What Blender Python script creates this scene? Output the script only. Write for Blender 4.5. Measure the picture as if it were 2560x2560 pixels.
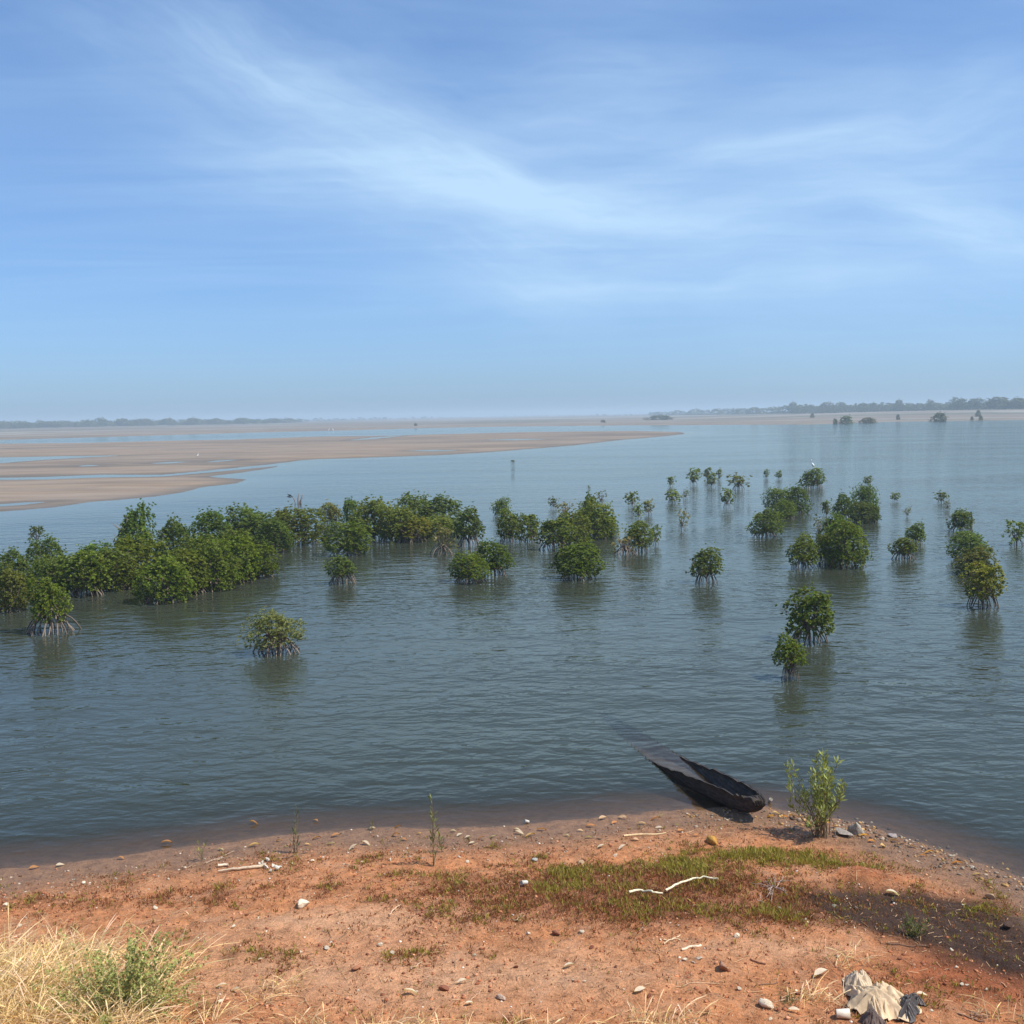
import bpy, math, random
import numpy as np
from mathutils import Vector, Matrix, Euler

# ------------------------------------------------------------------ camera, sky, sun, exposure
for o in list(bpy.data.objects):
    bpy.data.objects.remove(o)
SC = bpy.context.scene
COL = SC.collection
R = math.radians
FPX = 2745.0          # focal length in pixels of the 2560 px frame
CAM_H = 6.5
cd = bpy.data.cameras.new('camera'); cam = bpy.data.objects.new('camera', cd); COL.objects.link(cam)
cd.sensor_fit = 'HORIZONTAL'; cd.sensor_width = 36.0; cd.lens = 36.0 * FPX / 2560.0
cd.clip_start = 0.1; cd.clip_end = 30000
CAM_M = Matrix.Translation((0, 0, CAM_H)) @ Euler((R(90 - 5.04), 0, 0)).to_matrix().to_4x4() @ Matrix.Rotation(R(-1.0), 4, 'Z')
cam.matrix_world = CAM_M
SC.camera = cam

SUN_EL, SUN_AZ = R(56), R(103)      # azimuth clockwise from the view direction (+Y)
sun_dir = Vector((math.sin(SUN_AZ) * math.cos(SUN_EL), math.cos(SUN_AZ) * math.cos(SUN_EL), math.sin(SUN_EL)))
ld = bpy.data.lights.new('sun', 'SUN'); sun = bpy.data.objects.new('sun', ld); COL.objects.link(sun)
ld.energy = 4.8; ld.angle = R(0.53); ld.color = (1.0, 0.93, 0.82)
sun.rotation_euler = sun_dir.to_track_quat('Z', 'Y').to_euler(); sun.location = (0, 0, 60)

SC.render.engine = 'CYCLES'
SC.view_settings.view_transform = 'Standard'; SC.view_settings.look = 'None'
SC.view_settings.gamma = 1.0; SC.view_settings.use_curve_mapping = False
SC.view_settings.exposure = 0.25
SC.cycles.use_denoising = True
SC.cycles.max_bounces = 7; SC.cycles.transparent_max_bounces = 12; SC.cycles.volume_bounces = 1
SC.cycles.sample_clamp_indirect = 4.0; SC.cycles.caustics_reflective = False; SC.cycles.caustics_refractive = False


def ray(u, v):
    d = CAM_M.to_3x3() @ Vector(((u - 1280) / FPX, -(v - 1280) / FPX, -1.0))
    return d

def at_z(u, v, z=0.0):
    d = ray(u, v); t = (z - CAM_H) / d.z
    return Vector((d.x * t, d.y * t, z))

def depth_of(p):
    return (CAM_M.inverted() @ Vector(p)).z * -1.0

def z_above(p, u, v):
    """height of the point above ground point p that shows at image row v (in column u)"""
    d = ray(u, v); t = math.hypot(p[0], p[1]) / math.hypot(d.x, d.y)
    return CAM_H + d.z * t

# ------------------------------------------------------------------ node helper
class NT:
    def __init__(s, tree):
        s.t = tree; s.n = tree.nodes; s.l = tree.links
    def node(s, typ, **kw):
        n = s.n.new(typ)
        for k, v in kw.items():
            setattr(n, k, v)
        return n
    def put(s, sock, val):
        if val is None: return
        if isinstance(val, bpy.types.NodeSocket): s.l.new(val, sock)
        elif isinstance(val, (tuple, list)) and len(val) == 3 and sock.type == 'RGBA': sock.default_value = (*val, 1)
        else: sock.default_value = val
    def m(s, op, a, b=None, c=None, clamp=False):
        n = s.node('ShaderNodeMath', operation=op, use_clamp=clamp)
        for i, v in enumerate((a, b, c)): s.put(n.inputs[i], v)
        return n.outputs[0]
    def mix(s, f, a, b, blend='MIX'):
        n = s.node('ShaderNodeMix', data_type='RGBA', blend_type=blend)
        s.put(n.inputs[0], f); s.put(n.inputs[6], a); s.put(n.inputs[7], b)
        return n.outputs[2]
    def noise(s, vec, scale, detail=3, rough=0.5, dist=0.0):
        n = s.node('ShaderNodeTexNoise')
        if vec is not None: s.put(n.inputs['Vector'], vec)
        n.inputs['Scale'].default_value = scale; n.inputs['Detail'].default_value = detail
        n.inputs['Roughness'].default_value = rough; n.inputs['Distortion'].default_value = dist
        return n.outputs['Fac']
    def ramp(s, f, a, b, lo=0.0, hi=1.0):
        n = s.node('ShaderNodeMapRange', interpolation_type='SMOOTHSTEP')
        for i, v in enumerate((f, a, b, lo, hi)): s.put(n.inputs[i], v)
        return n.outputs[0]
    def scale(s, vec, xyz, rot=0.0):
        n = s.node('ShaderNodeMapping'); s.put(n.inputs[0], vec)
        n.inputs['Scale'].default_value = xyz; n.inputs['Rotation'].default_value = (0, 0, rot)
        return n.outputs[0]
    def attr(s, name, out='Fac'):
        return s.node('ShaderNodeAttribute', attribute_name=name).outputs[out]

# ------------------------------------------------------------------ sky
world = bpy.data.worlds.new('World'); SC.world = world; world.use_nodes = True
w = NT(world.node_tree); w.n.clear()
sky = w.node('ShaderNodeTexSky', sky_type='NISHITA', sun_disc=False)
sky.sun_elevation = SUN_EL; sky.sun_rotation = SUN_AZ
sky.air_density = 0.8; sky.dust_density = 1.0; sky.ozone_density = 2.0; sky.altitude = 0
geo = w.node('ShaderNodeTexCoord').outputs['Generated']
sx = w.node('ShaderNodeSeparateXYZ'); w.put(sx.inputs[0], geo)
AZ = w.m('ARCTAN2', sx.outputs[0], sx.outputs[1]); EL = w.m('ARCSINE', sx.outputs[2])
cmb = w.node('ShaderNodeCombineXYZ'); w.put(cmb.inputs[0], AZ); w.put(cmb.inputs[1], EL)
ae = cmb.outputs[0]
def ae_of(u, v):
    d = ray(u * 1.325, v * 1.325).normalized()
    return math.atan2(d.x, d.y), math.asin(d.z)
warp = w.m('SUBTRACT', w.noise(ae, 3.2, 3, 0.55), 0.5); warp2 = w.m('SUBTRACT', w.noise(w.scale(ae, (1, 1.7, 1)), 8.0, 3, 0.6), 0.5)
azw = w.m('ADD', AZ, w.m('MULTIPLY', warp2, 0.05)); elw = w.m('ADD', EL, w.m('ADD', w.m('MULTIPLY', warp, 0.10), w.m('MULTIPLY', warp2, 0.022)))
total = None
# cirrus streaks: (start, end in the 1932 px view of the sky, half-width in px, strength)
STREAKS = [((380, 60), (660, 210), 34, 0.30), ((300, 20), (760, 260), 95, 0.26), ((600, 170), (1000, 380), 46, 0.26), ((300, 270), (760, 330), 60, 0.22), ((520, 290), (1010, 375), 44, 0.40),
           ((850, 345), (1330, 435), 26, 0.46), ((760, 240), (1300, 280), 90, 0.24), ((1280, 315), (1700, 225), 22, 0.40), ((1300, 330), (1950, 190), 95, 0.20),
           ((1500, 250), (1980, 215), 80, 0.18), ((1690, 390), (1960, 440), 34, 0.50), ((1780, 440), (2020, 470), 26, 0.34), ((1500, 420), (2000, 440), 110, 0.18),
           ((760, 430), (1120, 560), 70, 0.30), ((950, 470), (1550, 450), 90, 0.26), ((780, 565), (1250, 570), 20, 0.20), ((1250, 560), (1760, 515), 18, 0.26), ((900, 520), (1700, 520), 90, 0.16),
           ((60, 0), (420, 150), 50, 0.16), ((1000, 140), (1300, 110), 70, 0.22), ((1250, 600), (1850, 600), 110, 0.14)]
for k, (a, b, hw, st) in enumerate(STREAKS):
    a0, e0 = ae_of(*a); a1, e1 = ae_of(*b)
    L = math.hypot(a1 - a0, e1 - e0); ca, sa = (a1 - a0) / L, (e1 - e0) / L
    mx, my = (a0 + a1) / 2, (e0 + e1) / 2
    dx = w.m('SUBTRACT', azw, mx); dy = w.m('SUBTRACT', elw, my)
    uu = w.m('ADD', w.m('MULTIPLY', dx, ca), w.m('MULTIPLY', dy, sa))
    vv = w.m('SUBTRACT', w.m('MULTIPLY', dy, ca), w.m('MULTIPLY', dx, sa))
    wid = hw * 1.325 / FPX * 1.35
    g = w.m('ADD', w.m('POWER', w.m('ABSOLUTE', w.m('DIVIDE', vv, wid)), 2.0), w.m('POWER', w.m('ABSOLUTE', w.m('DIVIDE', uu, L * 0.62)), 2.6))
    g = w.m('POWER', 2.718, w.m('MULTIPLY', g, -1.0))
    cv = w.node('ShaderNodeCombineXYZ'); w.put(cv.inputs[0], w.m('MULTIPLY', uu, 6.0)); w.put(cv.inputs[1], w.m('MULTIPLY', vv, 46.0)); cv.inputs[2].default_value = k * 3.7
    nz = w.ramp(w.noise(cv.outputs[0], 1.0, 6, 0.66), 0.25, 0.76, 0.35, 1.25)
    c = w.m('MULTIPLY', w.m('MULTIPLY', g, nz), st)
    total = c if total is None else w.m('ADD', total, c)
# a thin veil of cirrus all round the sky
zz = w.m('MAXIMUM', sx.outputs[2], 0.04)
pl = w.node('ShaderNodeCombineXYZ'); w.put(pl.inputs[0], w.m('DIVIDE', sx.outputs[0], zz)); w.put(pl.inputs[1], w.m('DIVIDE', sx.outputs[1], zz))
veil = w.noise(w.scale(pl.outputs[0], (0.55, 1.3, 1), 0.5), 0.55, 5, 0.6, 0.6)
veil = w.m('MULTIPLY', w.ramp(veil, 0.30, 0.80), 0.36)
lowfade = w.ramp(sx.outputs[2], 0.03, 0.2)
total = w.m('ADD', w.m('MULTIPLY', total, 0.95), w.m('MULTIPLY', veil, lowfade), clamp=True)
gam = w.node('ShaderNodeGamma'); w.put(gam.inputs[0], w.mix(1.0, sky.outputs[0], (1.0, 1.20, 1.60), 'MULTIPLY')); gam.inputs[1].default_value = 0.70
tinted = w.mix(1.0, gam.outputs[0], (1.40, 1.78, 2.05), 'MULTIPLY')      # tone curve and white balance of the picture, over the whole sky
tint = w.mix(w.m('MULTIPLY', total, 0.78), tinted, (6.6, 9.1, 11.4))
bg = w.node('ShaderNodeBackground'); w.put(bg.inputs[0], tint); bg.inputs[1].default_value = 0.080
wo = w.node('ShaderNodeOutputWorld'); w.l.new(bg.outputs[0], wo.inputs[0])

# ------------------------------------------------------------------ mesh helpers
rng = np.random.default_rng(7)
random.seed(7)

def mesh_np(name, V, F, col=None, attrs=None, smooth=False):
    V = np.asarray(V, np.float32).reshape(-1, 3)
    me = bpy.data.meshes.new(name)
    Fs = F if isinstance(F, (list, tuple)) else [F]
    Fs = [np.asarray(f, np.int32) for f in Fs if len(f)]
    nl = sum(f.size for f in Fs); npo = sum(len(f) for f in Fs)
    me.vertices.add(len(V)); me.vertices.foreach_set('co', V.ravel())
    me.loops.add(nl); me.loops.foreach_set('vertex_index', np.concatenate([f.ravel() for f in Fs]))
    tot = np.concatenate([np.full(len(f), f.shape[1], np.int32) for f in Fs])
    me.polygons.add(npo)
    me.polygons.foreach_set('loop_start', np.concatenate([[0], np.cumsum(tot)[:-1]]).astype(np.int32))
    me.polygons.foreach_set('loop_total', tot)
    if smooth: me.polygons.foreach_set('use_smooth', np.ones(npo, bool))
    me.update(calc_edges=True)
    if col is not None:
        c = np.ones((len(V), 4), np.float32); c[:, :3] = col
        a = me.color_attributes.new('col', 'FLOAT_COLOR', 'POINT'); a.data.foreach_set('color', c.ravel())
    for k, val in (attrs or {}).items():
        a = me.attributes.new(k, 'FLOAT', 'POINT'); a.data.foreach_set('value', np.asarray(val, np.float32))
    return me

class MB:
    """collects arrays of verts / faces / colours and links them as one mesh object"""
    def __init__(s): s.V = []; s.T = []; s.Q = []; s.C = []; s.n = 0
    def add(s, V, F, col=(1, 1, 1)):
        V = np.asarray(V, np.float32).reshape(-1, 3); F = np.asarray(F, np.int32)
        (s.Q if F.shape[1] == 4 else s.T).append(F + s.n)
        c = np.empty((len(V), 3), np.float32); c[:] = col
        s.V.append(V); s.C.append(c); s.n += len(V)
        return s
    def mesh(s, name, smooth=False):
        Fs = [np.concatenate(x) for x in (s.T, s.Q) if x]
        return mesh_np(name, np.concatenate(s.V), Fs, np.concatenate(s.C), smooth=smooth)

def link(name, me, mat=None, parent=None, loc=(0, 0, 0), rot=(0, 0, 0), scale=(1, 1, 1), color=None):
    o = bpy.data.objects.new(name, me); COL.objects.link(o)
    if mat is not None and me is not None and len(me.materials) == 0: me.materials.append(mat)
    o.parent = parent; o.location = loc; o.rotation_euler = rot; o.scale = scale
    if color is not None: o.color = (*color, 1)
    return o

def tag(o, label, cat, group=None, kind=None):
    if label: o['label'] = label
    if cat: o['category'] = cat
    if group: o['group'] = group
    if kind: o['kind'] = kind
    return o

def thing(name, label, cat, loc=(0, 0, 0), rz=0.0, group=None):
    o = bpy.data.objects.new(name, None); COL.objects.link(o); o.empty_display_size = 0.1
    o.location = loc; o.rotation_euler = (0, 0, rz)
    return tag(o, label, cat, group)

def norm(a):
    return a / np.maximum(np.linalg.norm(a, axis=-1, keepdims=True), 1e-9)

def tube(pts, rad, n=5, cap=True):
    """tapered tube along pts; returns V, quads, cap tris merged as quads (degenerate-free fans)"""
    P = np.asarray(pts, float); rad = np.broadcast_to(np.asarray(rad, float), (len(P),))
    T = np.gradient(P, axis=0); T = norm(T)
    ref = np.array([0.0, 0.0, 1.0]) if abs(T[:, 2]).mean() < 0.8 else np.array([1.0, 0.0, 0.0])
    A = norm(np.cross(T, ref)); B = np.cross(T, A)
    th = np.arange(n) / n * 2 * np.pi
    V = P[:, None, :] + rad[:, None, None] * (np.cos(th)[None, :, None] * A[:, None, :] + np.sin(th)[None, :, None] * B[:, None, :])
    V = V.reshape(-1, 3)
    i, j = np.meshgrid(np.arange(len(P) - 1), np.arange(n), indexing='ij'); j2 = (j + 1) % n
    Q = np.stack([i * n + j, i * n + j2, (i + 1) * n + j2, (i + 1) * n + j], -1).reshape(-1, 4)
    return V, Q

def leaves(P, D, Lh, Wd, up=None, fold=0.18, droop=0.0, rg=rng):
    """folded rhombic leaves at P along D; returns V, Q"""
    P = np.asarray(P, float); n = len(P); D = norm(np.asarray(D, float))
    Lh = np.broadcast_to(Lh, (n,))[:, None]; Wd = np.broadcast_to(Wd, (n,))[:, None]
    if up is None: up = np.array([0, 0, 1.0])
    up = np.broadcast_to(up, (n, 3)) + rg.normal(0, 0.35, (n, 3))
    S = norm(np.cross(D, up)); N = np.cross(S, D)
    tip = P + D * Lh - np.array([0, 0, 1.0]) * Lh * droop
    midp = P + D * Lh * 0.52
    V = np.stack([P, midp + S * Wd * 0.5 + N * Wd * fold, tip, midp - S * Wd * 0.5 + N * Wd * fold], 1).reshape(-1, 3)
    Q = np.arange(4 * n).reshape(n, 4)
    return V, Q

def hash2(ix, iy, s):
    h = (ix.astype(np.int64) * 374761393 + iy.astype(np.int64) * 668265263 + s * 1274126177) & 0x7fffffff
    h = ((h ^ (h >> 13)) * 1274126177) & 0x7fffffff
    return ((h ^ (h >> 16)) & 0xffffff) / float(0xffffff)

def vnoise(x, y, s=0):
    x = np.asarray(x, float); y = np.asarray(y, float)
    ix = np.floor(x); iy = np.floor(y); fx = x - ix; fy = y - iy
    fx = fx * fx * (3 - 2 * fx); fy = fy * fy * (3 - 2 * fy)
    ix = ix.astype(np.int64); iy = iy.astype(np.int64)
    a = hash2(ix, iy, s); b = hash2(ix + 1, iy, s); c = hash2(ix, iy + 1, s); d = hash2(ix + 1, iy + 1, s)
    return (a * (1 - fx) + b * fx) * (1 - fy) + (c * (1 - fx) + d * fx) * fy

def fbm(x, y, o=4, s=0):
    t = 0; a = 0.5; k = 1.0
    for i in range(o):
        t = t + a * (vnoise(x * k, y * k, s + i * 17) - 0.5) * 2; a *= 0.5; k *= 2.03
    return t

def sstep(a, b, x):
    t = np.clip((x - a) / (b - a), 0, 1); return t * t * (3 - 2 * t)

# ------------------------------------------------------------------ materials
def new_mat(name):
    m = bpy.data.materials.new(name); m.use_nodes = True; t = NT(m.node_tree); t.n.clear()
    out = t.node('ShaderNodeOutputMaterial'); return m, t, out

def principled(t, color, rough=0.8, spec=0.3, normal=None, sub=None):
    b = t.node('ShaderNodeBsdfPrincipled')
    t.put(b.inputs['Base Color'], color); t.put(b.inputs['Roughness'], rough); t.put(b.inputs['Specular IOR Level'], spec)
    if normal is not None: t.put(b.inputs['Normal'], normal)
    return b

def bump(t, h, strength=1.0, dist=0.02):
    b = t.node('ShaderNodeBump'); b.inputs['Strength'].default_value = strength; b.inputs['Distance'].default_value = dist
    t.put(b.inputs['Height'], h); return b.outputs[0]

def mat_leaf(name, rough=0.42, trans=0.28, spec=0.45):
    m, t, out = new_mat(name)
    oc = t.node('ShaderNodeObjectInfo')
    c = t.mix(1.0, t.attr('col', 'Color'), oc.outputs['Color'], 'MULTIPLY')
    b = principled(t, c, rough, spec)
    tr = t.node('ShaderNodeBsdfTranslucent'); t.put(tr.inputs[0], t.mix(1.0, c, (1.25, 1.3, 0.6), 'MULTIPLY'))
    mx = t.node('ShaderNodeMixShader'); mx.inputs[0].default_value = trans
    t.l.new(b.outputs[0], mx.inputs[1]); t.l.new(tr.outputs[0], mx.inputs[2]); t.l.new(mx.outputs[0], out.inputs[0])
    return m

def mat_vary(name, rough=0.85, spec=0.25, nscale=14.0, amt=0.35, bump_d=0.01, coord='Object'):
    """object colour x vertex colour, mottled"""
    m, t, out = new_mat(name)
    tc = t.node('ShaderNodeTexCoord').outputs[coord]
    oc = t.node('ShaderNodeObjectInfo')
    c = t.mix(1.0, t.attr('col', 'Color'), oc.outputs['Color'], 'MULTIPLY')
    n1 = t.noise(tc, nscale, 5, 0.65)
    f = t.ramp(n1, 0.3, 0.7, 1 - amt, 1 + amt)
    cc = t.node('ShaderNodeCombineXYZ'); [t.put(cc.inputs[i], f) for i in range(3)]
    c = t.mix(1.0, c, cc.outputs[0], 'MULTIPLY')
    b = principled(t, c, rough, spec, bump(t, t.noise(tc, nscale * 2.2, 4, 0.6), 0.8, bump_d))
    t.l.new(b.outputs[0], out.inputs[0]); return m

M_LEAF = mat_leaf('mangrove_leaf', 0.5, 0.40, 0.25)
M_THIN = mat_leaf('thin_leaf', 0.6, 0.3, 0.2)
M_STRAW = mat_leaf('dry_straw', 0.7, 0.25, 0.2)
M_FAR = mat_leaf('far_leaf', 0.8, 0.1, 0.1)
M_BARK = mat_vary('bark', 0.85, 0.2, 22, 0.35)
M_STONE = mat_vary('stone', 0.9, 0.2, 5, 0.28, 0.02)
M_WOOD = mat_vary('bleached_wood', 0.85, 0.15, 30, 0.25, 0.004)
M_CLOTH = mat_vary('cloth', 0.95, 0.1, 12, 0.18, 0.003)
M_PLASTIC = mat_vary('plastic', 0.45, 0.4, 10, 0.12, 0.002)
M_FEATHER = mat_vary('feather', 0.9, 0.1, 20, 0.06, 0.002)

# ------------------------------------------------------------------ near bank: shoreline, height, colour
SHORE_PX = [(-500, 2222), (-200, 2190), (0, 2171), (178, 2156), (311, 2138), (445, 2122), (578, 2101), (667, 2089), (845, 2076), (1000, 2068), (1120, 2068),
            (1260, 2064), (1438, 2051), (1572, 2034), (1705, 2026), (1820, 2018), (1910, 2014), (1960, 2028), (2078, 2046), (2145, 2060), (2212, 2078),
            (2323, 2113), (2412, 2148), (2545, 2193), (2700, 2250), (2900, 2330)]
SH = np.array([at_z(u, v)[:2] for u, v in SHORE_PX])
SH = np.vstack([[-70, SH[0, 1] - 14], [-30, SH[0, 1] - 4], SH, [SH[-1, 0] + 6, SH[-1, 1] - 5], [SH[-1, 0] + 30, SH[-1, 1] - 16], [90, SH[-1, 1] - 24]])

def shore_sd(x, y):
    """signed distance to the shoreline, positive on land"""
    x = np.asarray(x, float); y = np.asarray(y, float)
    d = np.full(x.shape, 1e9)
    for (x0, y0), (x1, y1) in zip(SH[:-1], SH[1:]):
        ex, ey = x1 - x0, y1 - y0; L = ex * ex + ey * ey
        t = np.clip(((x - x0) * ex + (y - y0) * ey) / L, 0, 1)
        d = np.minimum(d, np.hypot(x - x0 - t * ex, y - y0 - t * ey))
    return np.where(y < np.interp(x, SH[:, 0], SH[:, 1]), d, -d)

def ell(x, y, u, v, ru, rv, p=2.0):
    """soft blob on the ground whose centre / radii were read off the photograph"""
    c = at_z(u, v, 0.3); a = at_z(u + ru, v, 0.3); b = at_z(u, v - rv, 0.3)
    return np.exp(-(((x - c.x) / max(abs(a.x - c.x), .01)) ** 2 + ((y - c.y) / max(abs(b.y - c.y), .01)) ** 2) ** (p / 2))

def ground_h(x, y, fine=True):
    x = np.asarray(x, float); y = np.asarray(y, float)
    d = shore_sd(x, y) + 0.12 * fbm(x * 1.3, y * 1.3, 3, 5)
    land = 0.055 * d + 0.2 * sstep(1.2, 5.0, d)
    bed = np.maximum(-0.19 * -d, -1.5)
    h = np.where(d > 0, land, bed)
    if fine:
        k = sstep(0.3, 2.0, d)
        h = h + k * (0.06 * fbm(x * 0.9, y * 0.9, 4, 11) + 0.034 * fbm(x * 4.1, y * 4.1, 3, 23) + 0.016 * fbm(x * 13, y * 13, 2, 31) - 0.03 * np.clip(0.18 - np.abs(fbm(x * 1.6 + 40, y * 1.1, 3, 37)), 0, 1) / 0.18)
        h = h + 0.006 * fbm(x * 6, y * 6, 3, 3)
        h = h + 0.16 * ell(x, y, 2170, 2172, 90, 22) + 0.05 * ell(x, y, 1900, 2190, 300, 40)
        h = h + 0.05 * k * ell(x, y, 1450, 2470, 500, 90) * fbm(x * 2.2, y * 2.2, 3, 77)
    emb = np.clip((8.6 - y - 0.02 * np.abs(x)) * 0.60, 0, 4.3)
    return h + emb

def on_ground(u, v):
    z = 0.2
    for _ in range(25):
        p = at_z(u, v, z); z2 = float(ground_h(np.array([p.x]), np.array([p.y]))[0]); z = z * 0.4 + z2 * 0.6
    return at_z(u, v, z)

def nonuni(lo, a, b, hi, fine, coarse_n):
    m = np.arange(a, b, fine)
    l = a - np.geomspace(fine, a - lo, coarse_n)[::-1] if lo < a else []
    r = b + np.geomspace(fine, hi - b, coarse_n) if hi > b else []
    return np.concatenate([l, m, r])

gx = nonuni(-90, -8.2, 9.4, 90, 0.045, 40); gy = nonuni(-40, 9.0, 20.5, 40, 0.045, 40)
X, Y = np.meshgrid(gx, gy); xf, yf = X.ravel(), Y.ravel()
D_sh = shore_sd(xf, yf)
Z = ground_h(xf, yf)

def zones(x, y):
    """how much of each ground tone / cover lies at (x, y)"""
    n1 = fbm(x * 1.1, y * 1.1, 4, 41); n2 = fbm(x * 2.7, y * 2.7, 3, 51)
    d = shore_sd(x, y)
    left = 0.40 * ell(x, y, 150, 2215, 420, 40) + 0.42 * ell(x, y, 560, 2225, 420, 36) + 0.25 * ell(x, y, 950, 2185, 300, 30)
    mid = 1.15 * ell(x, y, 1500, 2190, 330, 60) + 1.1 * ell(x, y, 1750, 2250, 320, 65) + 0.9 * ell(x, y, 1450, 2270, 260, 60) + 0.7 * ell(x, y, 1880, 2300, 160, 40) + 0.3 * ell(x, y, 1180, 2200, 200, 36)
    cover = np.clip(left + mid + 0.65 * n1 + 0.6 * n2 - 0.14, 0, 1) * sstep(0.45, 1.1, d + 0.4 * n2) * (1 - 0.7 * ell(x, y, 2400, 2280, 300, 90))
    green = 0.95 * ell(x, y, 2060, 2130, 170, 36) + 1.0 * ell(x, y, 1930, 2110, 120, 25) + 1.0 * ell(x, y, 1690, 2135, 120, 42) + 0.6 * ell(x, y, 2230, 2165, 80, 16) + 0.7 * ell(x, y, 2530, 2240, 110, 28) \
        + 0.35 * ell(x, y, 160, 2210, 140, 20) + 0.6 * ell(x, y, 1450, 2215, 180, 34) + 0.4 * ell(x, y, 1800, 2300, 160, 22) + 0.35 * ell(x, y, 1330, 2160, 200, 20) + 0.35 * ell(x, y, 1010, 2175, 200, 18)
    green = np.clip(green + 0.75 * n2 + 0.3 * n1 - 0.18, 0, 1) * sstep(0.2, 0.6, d)
    dark_patch = np.clip(1.8 * ell(x, y, 2330, 2268, 250, 62) + 1.0 * ell(x, y, 2120, 2262, 130, 42) + 1.6 * ell(x, y, 2560, 2340, 220, 80) + 0.35 * n2 - 0.1, 0, 1)  # soft-edged patch of near-black ground colour on the right of the bank
    deepred = np.clip(1.2 * ell(x, y, 2500, 2420, 230, 90) + 1.1 * ell(x, y, 2170, 2165, 95, 24) + 0.5 * ell(x, y, 2250, 2460, 300, 60) + 0.25 * n1, 0, 1)
    wet = 1 - sstep(0.55, 1.7, d + 0.35 * n1)
    pale = np.clip(0.6 * ell(x, y, 700, 2460, 520, 80) + 0.6 * ell(x, y, 1350, 2520, 560, 70) + 0.9 * ell(x, y, 880, 2310, 300, 45) + 0.8 * ell(x, y, 1950, 2410, 220, 35) + 0.5 * ell(x, y, 1350, 2450, 260, 50) + 0.4 * n1, 0, 1)
    return cover, green, dark_patch, deepred, wet, pale

cover, green, dark_patch, deepred, wet, pale = zones(xf, yf)
def lerp(a, b, t): return a + (np.asarray(b) - a) * t[:, None]
C = np.tile(np.array([0.61, 0.262, 0.115]), (len(xf), 1))
C = lerp(C, (0.72, 0.40, 0.225), pale)
C = lerp(C, (0.38, 0.115, 0.046), deepred * 0.85)
C = lerp(C, (0.27, 0.10, 0.055), np.clip(cover, 0, 1) * 0.7)
C = lerp(C, (0.20, 0.13, 0.06), np.clip(green, 0, 1) * 0.6)
C = lerp(C, (0.055, 0.036, 0.028), np.clip(dark_patch * 1.15, 0, 1) * 0.95)
C = lerp(C, (0.285, 0.160, 0.086), wet * 0.92)
C = lerp(C, (0.20, 0.118, 0.068), sstep(0.2, -0.3, D_sh) * 0.9)
ny, nx = X.shape
i, j = np.meshgrid(np.arange(ny - 1), np.arange(nx - 1), indexing='ij')
Q = np.stack([i * nx + j, i * nx + j + 1, (i + 1) * nx + j + 1, (i + 1) * nx + j], -1).reshape(-1, 4)
m, t, out = new_mat('laterite_soil')
tc = t.node('ShaderNodeTexCoord').outputs['Object']
n1 = t.noise(tc, 5.5, 6, 0.66); n2 = t.noise(tc, 26.0, 5, 0.7); n3 = t.noise(tc, 90.0, 3, 0.6)
v = t.m('ADD', t.ramp(n1, 0.28, 0.72, 0.72, 1.25), t.m('ADD', t.ramp(n2, 0.3, 0.7, -0.24, 0.2), t.ramp(n3, 0.3, 0.7, -0.14, 0.14)))
cc = t.node('ShaderNodeCombineXYZ'); [t.put(cc.inputs[k], v) for k in range(3)]
c = t.mix(1.0, t.attr('col', 'Color'), cc.outputs[0], 'MULTIPLY')
c = t.mix(t.m('MULTIPLY', t.ramp(t.noise(tc, 2.2, 5, 0.65), 0.46, 0.72, 0, 0.45), t.m('SUBTRACT', 1.0, t.attr('dull'))), c, (0.66, 0.40, 0.25))
hgt = t.m('ADD', t.m('MULTIPLY', n2, 0.7), t.m('MULTIPLY', n3, 0.45))
b = principled(t, c, t.m('SUBTRACT', 0.95, t.m('MULTIPLY', t.attr('wet'), 0.4)), t.m('ADD', 0.15, t.m('MULTIPLY', t.attr('wet'), 0.25)), bump(t, hgt, 1.0, 0.07))
t.l.new(b.outputs[0], out.inputs[0])
# dry cloddy colour only where the soil is not wet
M_SOIL = m
ground_me = mesh_np('ground', np.stack([xf, yf, Z], 1), Q, C, {'wet': wet, 'dull': np.clip(wet * 1.5 + dark_patch + deepred * .6 + np.clip(cover, 0, 1) * .6, 0, 1)}, smooth=True)
g = link('ground', ground_me, M_SOIL); tag(g, 'bare red earth bank sloping down to the water', 'ground', kind='structure')

# ------------------------------------------------------------------ far terrain: mudflats, channels, opposite shore
def poly(pts): return np.array([at_z(u, v)[:2] for u, v in pts])
UPPER = poly([(-700, 1204), (0, 1195), (111, 1193), (245, 1187), (401, 1187.5), (512, 1177.5), (668, 1162), (757, 1150), (800, 1148), (960, 1143), (1103, 1138), (1219, 1131), (1359, 1120), (1430, 1114),
              (1499, 1106), (1564, 1099), (1648, 1092), (1715, 1085), (1700, 1080), (1592, 1077), (1312, 1080), (1079, 1086), (986, 1089), (800, 1091), (578, 1099), (400, 1102), (222, 1107), (0, 1109), (-700, 1123)])
LOWER = poly([(-700, 1210), (0, 1199), (111, 1198), (245, 1193), (401, 1191), (512, 1182), (668, 1167), (757, 1157), (720, 1162), (660, 1174), (600, 1182), (520, 1192), (610, 1198), (596, 1209), (520, 1217), (467, 1229), (401, 1240),
              (312, 1249), (223, 1256), (134, 1269), (0, 1280), (-700, 1345)])
POOL = poly([(-700, 1150), (0, 1144), (160, 1140.5), (334, 1138), (200, 1144), (100, 1150), (0, 1158), (-700, 1172)])
POOL2 = poly([(-300, 1270), (0, 1261), (60, 1257), (111, 1255), (60, 1261), (0, 1265), (-300, 1280)])
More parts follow.
